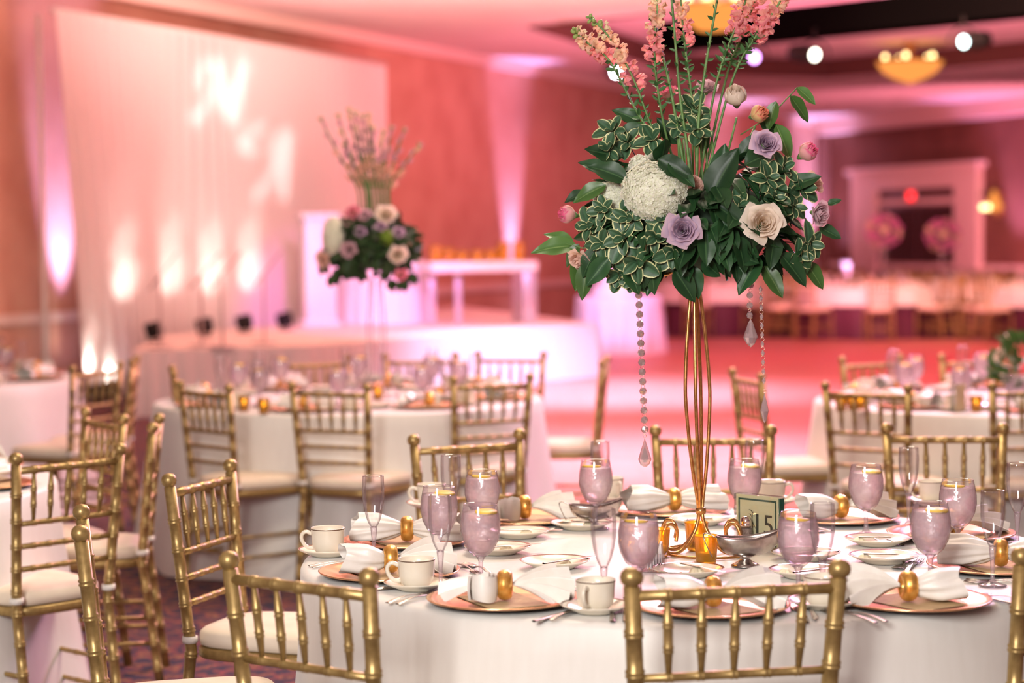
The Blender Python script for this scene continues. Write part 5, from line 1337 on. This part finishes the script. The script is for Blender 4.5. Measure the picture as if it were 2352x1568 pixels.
for pp, lb in (([(1590, 480, -.06), (1580, 350, -.05), (1563, 230, -.05), (1548, 60, -.05), (1538, -60, -.05)], 'bare green stem'), ([(1600, 480, -.06), (1603, 300, -.05), (1618, 170, -.05), (1640, 40, -.05), (1658, -60, -.05)], 'bare green stem with a few leaves'), ([(1585, 470, 0), (1545, 230, .0), (1520, 120, 0), (1500, 40, 0)], 'thin stem')):
    o = snapdragon(cpc, [L3(*q) for q in pp], .97, .99, 1, 1, 31, label=lb, tipn=2, r0=.0042)
for k in range(7):
    x = 1565 + k * 13; simple('flower_stem', lambda bm: sweep(bm, [L3(x - 8, 300 + (k % 3) * 20, .02 * (k % 2)), L3(x, 470, -.02 * (k % 3))], .0032, 7), STEM, cpc)

# crystal garlands (hang from the arrangement)
def faceted(bm, prof, n, flat=1, c=(0, 0, 0)):
    k0 = len(bm.verts); lathe(bm, prof, n, cz=c); bm.verts.ensure_lookup_table()
    for v in list(bm.verts)[k0:]: v.co.y = c[1] + (v.co.y - c[1]) * flat
def bead(parent, p, r_, kind):
    if kind == 'round': fn = lambda bm: faceted(bm, [(0, -r_), (r_ * .75, -r_ * .7), (r_, 0), (r_ * .75, r_ * .7), (0, r_)], 8, .6)
    else: fn = lambda bm: faceted(bm, [(0, -r_ * 1.5), (r_ * .8, -r_ * .35), (r_ * .8, r_ * .35), (0, r_ * 1.5)], 6, .8)
    key = ('bead', kind, r_)
    if key not in PROTO:
        o = simple('bead', fn, CRYS, parent, smooth=False); PROTO[key] = o.data
    else: o = link('bead', PROTO[key], None, parent)
    o.location = p; o.rotation_euler = (0, 0, random.uniform(-.3, .3)); return o
FOILM = mat('crystal_foil', (.85, .52, .42), .12, .9)
def garland(pts, r_, kind, pend, label, dy=-.13):
    top = at_y(*pts[0], YC + dy); t = thing('crystal_garland', label, 'garland', top, 0, 'crystal strands hanging from the flowers')
    for i, (px, py) in enumerate(pts):
        p = at_y(px, py, YC + dy) - top; b_ = bead(t, p, r_, kind)
        if kind == 'round': simple('foil_back', lambda bm: lathe(bm, [(0, 0), (r_ * .72, .0)], 8), FOILM, b_, (0, r_ * .18, 0), (PI / 2, 0, 0), smooth=False)
        if i: simple('link', lambda bm: torus(bm, r_ * .42 if kind == 'round' else r_ * .8, .0006, 12, 5, (p + (at_y(*pts[i - 1], YC + dy) - top)) / 2, 'y'), mat('link_gold', (.7, .5, .35), .25, 1), t)
    px, py, w_, h_, kd = pend; c = at_y(px, py, YC + dy) - top
    prof = {'tear': [(0, .5), (.10, .34), (.34, .0), (.5, -.25), (.34, -.42), (.12, -.5), (0, -.5)], 'kite': [(0, .5), (.16, .38), (.42, .0), (.5, -.15), (.30, -.36), (0, -.5)], 'dart': [(0, .5), (.36, .12), (.5, -.10), (.2, -.42), (0, -.5)]}[kd]
    o = simple('pendant', lambda bm: faceted(bm, [(a * w_ * K, b2 * h_ * K) for a, b2 in prof[::-1]], 10, .55), CRYS, t, c, smooth=False)
    o['label'] = 'faceted crystal drop'
    simple('pendant_core', lambda bm: faceted(bm, [(a * w_ * K * .55, b2 * h_ * K * .6) for a, b2 in prof[::-1]], 6, .3), mat('crystal_core', (.78, .50, .56), .1, .8), o, (0, .001, -.004), smooth=False)
    simple('link', lambda bm: torus(bm, .0042, .0006, 14, 5, c + Vector((0, 0, h_ * K * .5 + .004)), 'y'), mat('link_gold'), t)
garland([(1467 + 14 * k / 14, 678 + 22 * k) for k in range(15)], 8.6 * K, 'round', (1481, 1038, 30, 66, 'tear'), 'long strand of round crystals with a teardrop, hanging at the left')
garland([(1724, 655), (1722, 678), (1722, 701), (1722, 724)], 7.5 * K, 'round', (1724, 765, 32, 64, 'kite'), 'short crystal strand ending in a kite-shaped drop, at the right')
garland([(1747 + 8 * k / 11, 664 + 21 * k) for k in range(11)], 5.2 * K, 'oval', (1756, 937, 19, 68, 'dart'), 'long chain of small oval crystals with a slender drop, far right')

# ------------------------------------------------------------------ far flower ball on the middle table
YF = 10.55; FB = Vector((at_y(862, 565, YF).x, YF, TZ)); KF = YF / F
def M3(px, py, dy=0): return at_y(px, py, YF + dy) - FB
fc = thing('flower_centrepiece', 'blurred tall flower ball on thin clear legs, on the middle table', 'centrepiece', FB)
simple('base_ring', lambda bm: torus(bm, .12, .004, 36, 6, (0, 0, .0045)), THICK, fc)
for a in range(4):
    c_, s_ = math.cos(a * PI / 2 + .5), math.sin(a * PI / 2 + .5); zt = M3(862, 640).z
    simple('stand_wire', lambda bm: sweep(bm, [(c_ * .12, s_ * .12, .005), (c_ * .045, s_ * .045, .12), (c_ * .05, s_ * .05, zt * .6), (c_ * .03, s_ * .03, zt)], .006, 8), THICK, fc)
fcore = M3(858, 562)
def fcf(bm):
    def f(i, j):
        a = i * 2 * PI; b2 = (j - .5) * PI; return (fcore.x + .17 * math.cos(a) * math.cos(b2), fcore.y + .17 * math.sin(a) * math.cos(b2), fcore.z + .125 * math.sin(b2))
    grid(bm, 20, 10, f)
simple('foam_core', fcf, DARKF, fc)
rnd = random.Random(5); bm = new()
for k in range(520):
    th = rnd.uniform(0, 2 * PI); z = rnd.uniform(-.9, .95); n_ = Vector((math.cos(th) * math.sqrt(1 - z * z), math.sin(th) * math.sqrt(1 - z * z), z))
    p = Vector((fcore.x + n_.x * .195, fcore.y + n_.y * .19, fcore.z + n_.z * .145)); M = frame_m(p, n_ * .5 + Vector((rnd.uniform(-1, 1), rnd.uniform(-1, 1), rnd.uniform(-1.2, .6))), n_, rnd.uniform(.05, .085))
    vs = [bm.verts.new(M @ Vector(q)) for q in ((0, 0, 0), (.24, .35, .06), (.2, .7, 0), (0, 1, -.2), (-.2, .7, 0), (-.24, .35, .06))]; bm.faces.new(vs[:4]); bm.faces.new((vs[0], vs[3], vs[4], vs[5]))
for px, py in ((765, 630), (775, 615), (925, 640), (945, 625), (900, 640), (742, 600), (790, 600), (830, 620)):
    for k in range(10):
        M = frame_m(M3(px, py, rnd.uniform(-.15, .1)), (rnd.uniform(-.7, .7), rnd.uniform(-.5, .5), -1), (0, -1, .3), rnd.uniform(.04, .075)); vs = [bm.verts.new(M @ Vector(q)) for q in ((0, 0, 0), (.24, .35, .06), (.2, .7, 0), (0, 1, -.2), (-.2, .7, 0), (-.24, .35, .06))]; bm.faces.new(vs[:4]); bm.faces.new((vs[0], vs[3], vs[4], vs[5]))
o = finish(bm, 'foliage', mat('far_leaf', (.03, .075, .02), .5), False, fc); o['kind'] = 'stuff'
for mk, px, py, rp_, lb, sd in (('petal_cream', 887, 497, 22, 'cream rose at the top', 6), ('petal_cream', 913, 584, 20, 'cream rose at the lower right', 6), ('petal_mauve', 805, 573, 18, 'dusky rose in front', 7), ('petal_pink', 813, 490, 15, 'hot pink bloom at the top left', 5), ('petal_lavender', 876, 521, 11, 'violet bloom', 3), ('petal_lavender', 915, 534, 12, 'second violet bloom', 3), ('petal_pink', 920, 628, 14, 'pink bloom hanging low', 5), ('petal_blush', 747, 595, 18, 'peach rose at the left', 8), ('petal_mauve', 840, 495, 13, 'small dusky bloom', 7), ('petal_lavender', 830, 533, 12, 'dark violet bloom', 3)):
    rose(fc, mk, M3(px, py, -.20), ((px - 858) / 150, -1, (562 - py) / 150), rp_ * KF, lb, .9, sd)
hydrangea(fc, M3(768, 540, -.10), (-.7, -.8, .1), 30 * KF, 44 * KF, 160, 'pale yellow hydrangea at the left', 5)
o = hydrangea(fc, M3(888, 545, -.19), (.1, -1, 0), 17 * KF, 17 * KF, 60, 'lime green bloom', 6); o.data.materials.clear(); o.data.materials.append(mat('lime_bloom', (.22, .34, .03), .6))
for i, (x0, x1, y1) in enumerate(((820, 735, 270), (832, 775, 262), (845, 800, 248), (850, 815, 255), (858, 832, 262), (866, 855, 290), (874, 880, 300), (880, 900, 290), (888, 930, 295), (895, 965, 330), (840, 790, 330), (865, 845, 260))):
    snapdragon(fc, [M3(x0 + 5, 500), M3(x0, 430, -.02), M3((x0 + x1) / 2 - 2, (430 + y1) / 2), M3(x1, y1)], .36, .97, 9, 1.25, 60 + i, ('petal_snapdragon_peach', 'petal_mauve', 'petal_snapdragon_cream'), tipn=2, r0=.006, nl_=8, label='blurred flowering stem')

# low flowers at the right table
lf = Vector((at_y(2345, 880, 10.1).x, 10.1, TZ)); lt = thing('flower_arrangement', 'blurred low arrangement of greenery and pale roses on the right table', 'flowers', lf)
def M4(px, py, dy=0): return at_y(px, py, 9.95 + dy) - lf
simple('bowl', lambda bm: lathe(bm, [(0, .001), (.05, .001), (.075, .05), (.08, .11), (.075, .11), (.045, .012), (0, .01)], 24), THICK, lt)
bm = new()
for k in range(260):
    n_ = Vector((rnd.gauss(0, 1), rnd.gauss(0, 1), rnd.gauss(0, 1))).normalized(); p = Vector((n_.x * .11, n_.y * .11, .16 + n_.z * .09 + (abs(n_.z) > .6) * .02)); M = frame_m(p, n_ + Vector((0, 0, .4)), n_ + Vector((.5, 0, 0)), rnd.uniform(.04, .08))
    vs = [bm.verts.new(M @ Vector(q)) for q in ((0, 0, 0), (.24, .35, .06), (.2, .7, 0), (0, 1, -.2), (-.2, .7, 0), (-.24, .35, .06))]; bm.faces.new(vs[:4]); bm.faces.new((vs[0], vs[3], vs[4], vs[5]))
o = finish(bm, 'foliage', mat('mid_leaf', (.08, .17, .04), .5), False, lt); o['kind'] = 'stuff'
for k, mk in enumerate(('petal_cream', 'petal_blush', 'petal_coral', 'petal_cream')): a = k * 1.5 + 3.6; rose(lt, mk, Vector((.11 * math.cos(a), .11 * math.sin(a), .21 + .02 * k)), (math.cos(a), math.sin(a), .6), .035, 'pale rose', .8, 6 if mk == 'petal_cream' else 8)

# ------------------------------------------------------------------ far tables beyond the dance floor
FT = [(1985, 31.5), (2120, 36.5), (2270, 33.2), (1640, 33.5), (2450, 30.0), (1790, 38.0)]
FW_ = ['beside the corner column', 'behind the gap between nearer tables', 'in front of the far doors', 'behind the gold flower stand', 'at the right picture edge', 'near the far corner']
for i, (px, Y) in enumerate(FT):
    d = ray(px, 540); X = d.x / d.y * Y
    t = thing('round_table', 'far pink lit round table beyond the dance floor, ' + FW_[i], 'table', (X, Y, 0), 0, 'round banquet tables')
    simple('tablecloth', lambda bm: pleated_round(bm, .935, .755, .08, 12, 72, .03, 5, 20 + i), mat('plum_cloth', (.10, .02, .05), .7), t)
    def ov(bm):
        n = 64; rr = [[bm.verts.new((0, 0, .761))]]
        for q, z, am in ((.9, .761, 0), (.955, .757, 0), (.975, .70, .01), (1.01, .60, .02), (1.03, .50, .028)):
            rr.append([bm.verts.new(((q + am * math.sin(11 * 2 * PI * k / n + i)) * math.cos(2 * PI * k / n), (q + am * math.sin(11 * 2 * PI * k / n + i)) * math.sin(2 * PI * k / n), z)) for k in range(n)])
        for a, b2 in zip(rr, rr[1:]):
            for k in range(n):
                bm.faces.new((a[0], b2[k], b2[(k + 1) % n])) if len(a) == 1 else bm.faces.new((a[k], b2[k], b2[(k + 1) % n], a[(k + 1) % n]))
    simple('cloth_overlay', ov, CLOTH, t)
    simple('tabletop', lambda bm: lathe(bm, [(0, .72), (.93, .72), (.93, .75), (0, .75)], 24), CARD, t)
    for k in range(8):
        a = k * PI / 4 + .1 * i; f = Vector((math.sin(a), math.cos(a), 0)); loc = Vector((X, Y, 0)) - f * 1.22
        FCH = globals().setdefault('FCH', []); clash = any((q_ - loc).length < .55 for q_ in FCH); FCH.append(loc)
        if not clash: dup(CH0, loc, -a, 'gold chair, %s side, far table %s' % (CW[(k + 4) % 8], FW_[i]), 'chairs at the far tables')
        q = Vector((X, Y, TZ)) - f * .62
        place('goblet', make_goblet, q, 0, 'far goblet, %s place, far table %s' % (CW[(k + 4) % 8], FW_[i]), 'glasses at the far tables')
        single('folded_napkin', NAPM[k % 3], Vector((X, Y, TZ)) - f * .76, -a, 'far napkin, %s place, far table %s' % (CW[(k + 4) % 8], FW_[i]), 'napkin', 'napkins at the far tables')
P_MAG = petal_mat('petal_magenta', (.75, .22, .48), (.6, .2, .5))
for px, py, Y, w_ in ((2030, 530, 33.2, 'left of the far doorway'), (2165, 540, 33.6, 'right half of the far doorway')):
    d = ray(px, 540); X = d.x / d.y * (Y); b0 = Vector((X, Y, TZ)); t = thing('flower_centrepiece', 'far blurred pink flower ball on a tall clear vase, ' + w_, 'centrepiece', b0)
    zc = at_y(px, py, Y).z - TZ
    simple('vase', lambda bm: lathe(bm, [(0, .001), (.09, .001), (.1, .01), (.03, .06), (.025, .3), (.05, zc - .25), (.1, zc - .12), (.09, zc - .12), (.04, zc - .25), (0, .32)], 18), THICK, t)
    simple('foam_core', lambda bm: lathe(bm, [(0, zc - .2), (.16, zc - .12), (.2, zc), (.14, zc + .12), (0, zc + .18)], 16), mat('far_leaf'), t)
    for k in range(34):
        th = k * 2.4; z = 1 - 2 * (k + .5) / 34; n_ = Vector((math.cos(th) * math.sqrt(1 - z * z), math.sin(th) * math.sqrt(1 - z * z), z))
        rose(t, 'petal_magenta' if k % 3 else 'petal_blush', Vector((0, 0, zc)) + Vector((n_.x * .24, n_.y * .24, n_.z * .22)), n_, .055, 'pink bloom', 1.0 if k % 3 else .9, 2 if k % 3 else 8)
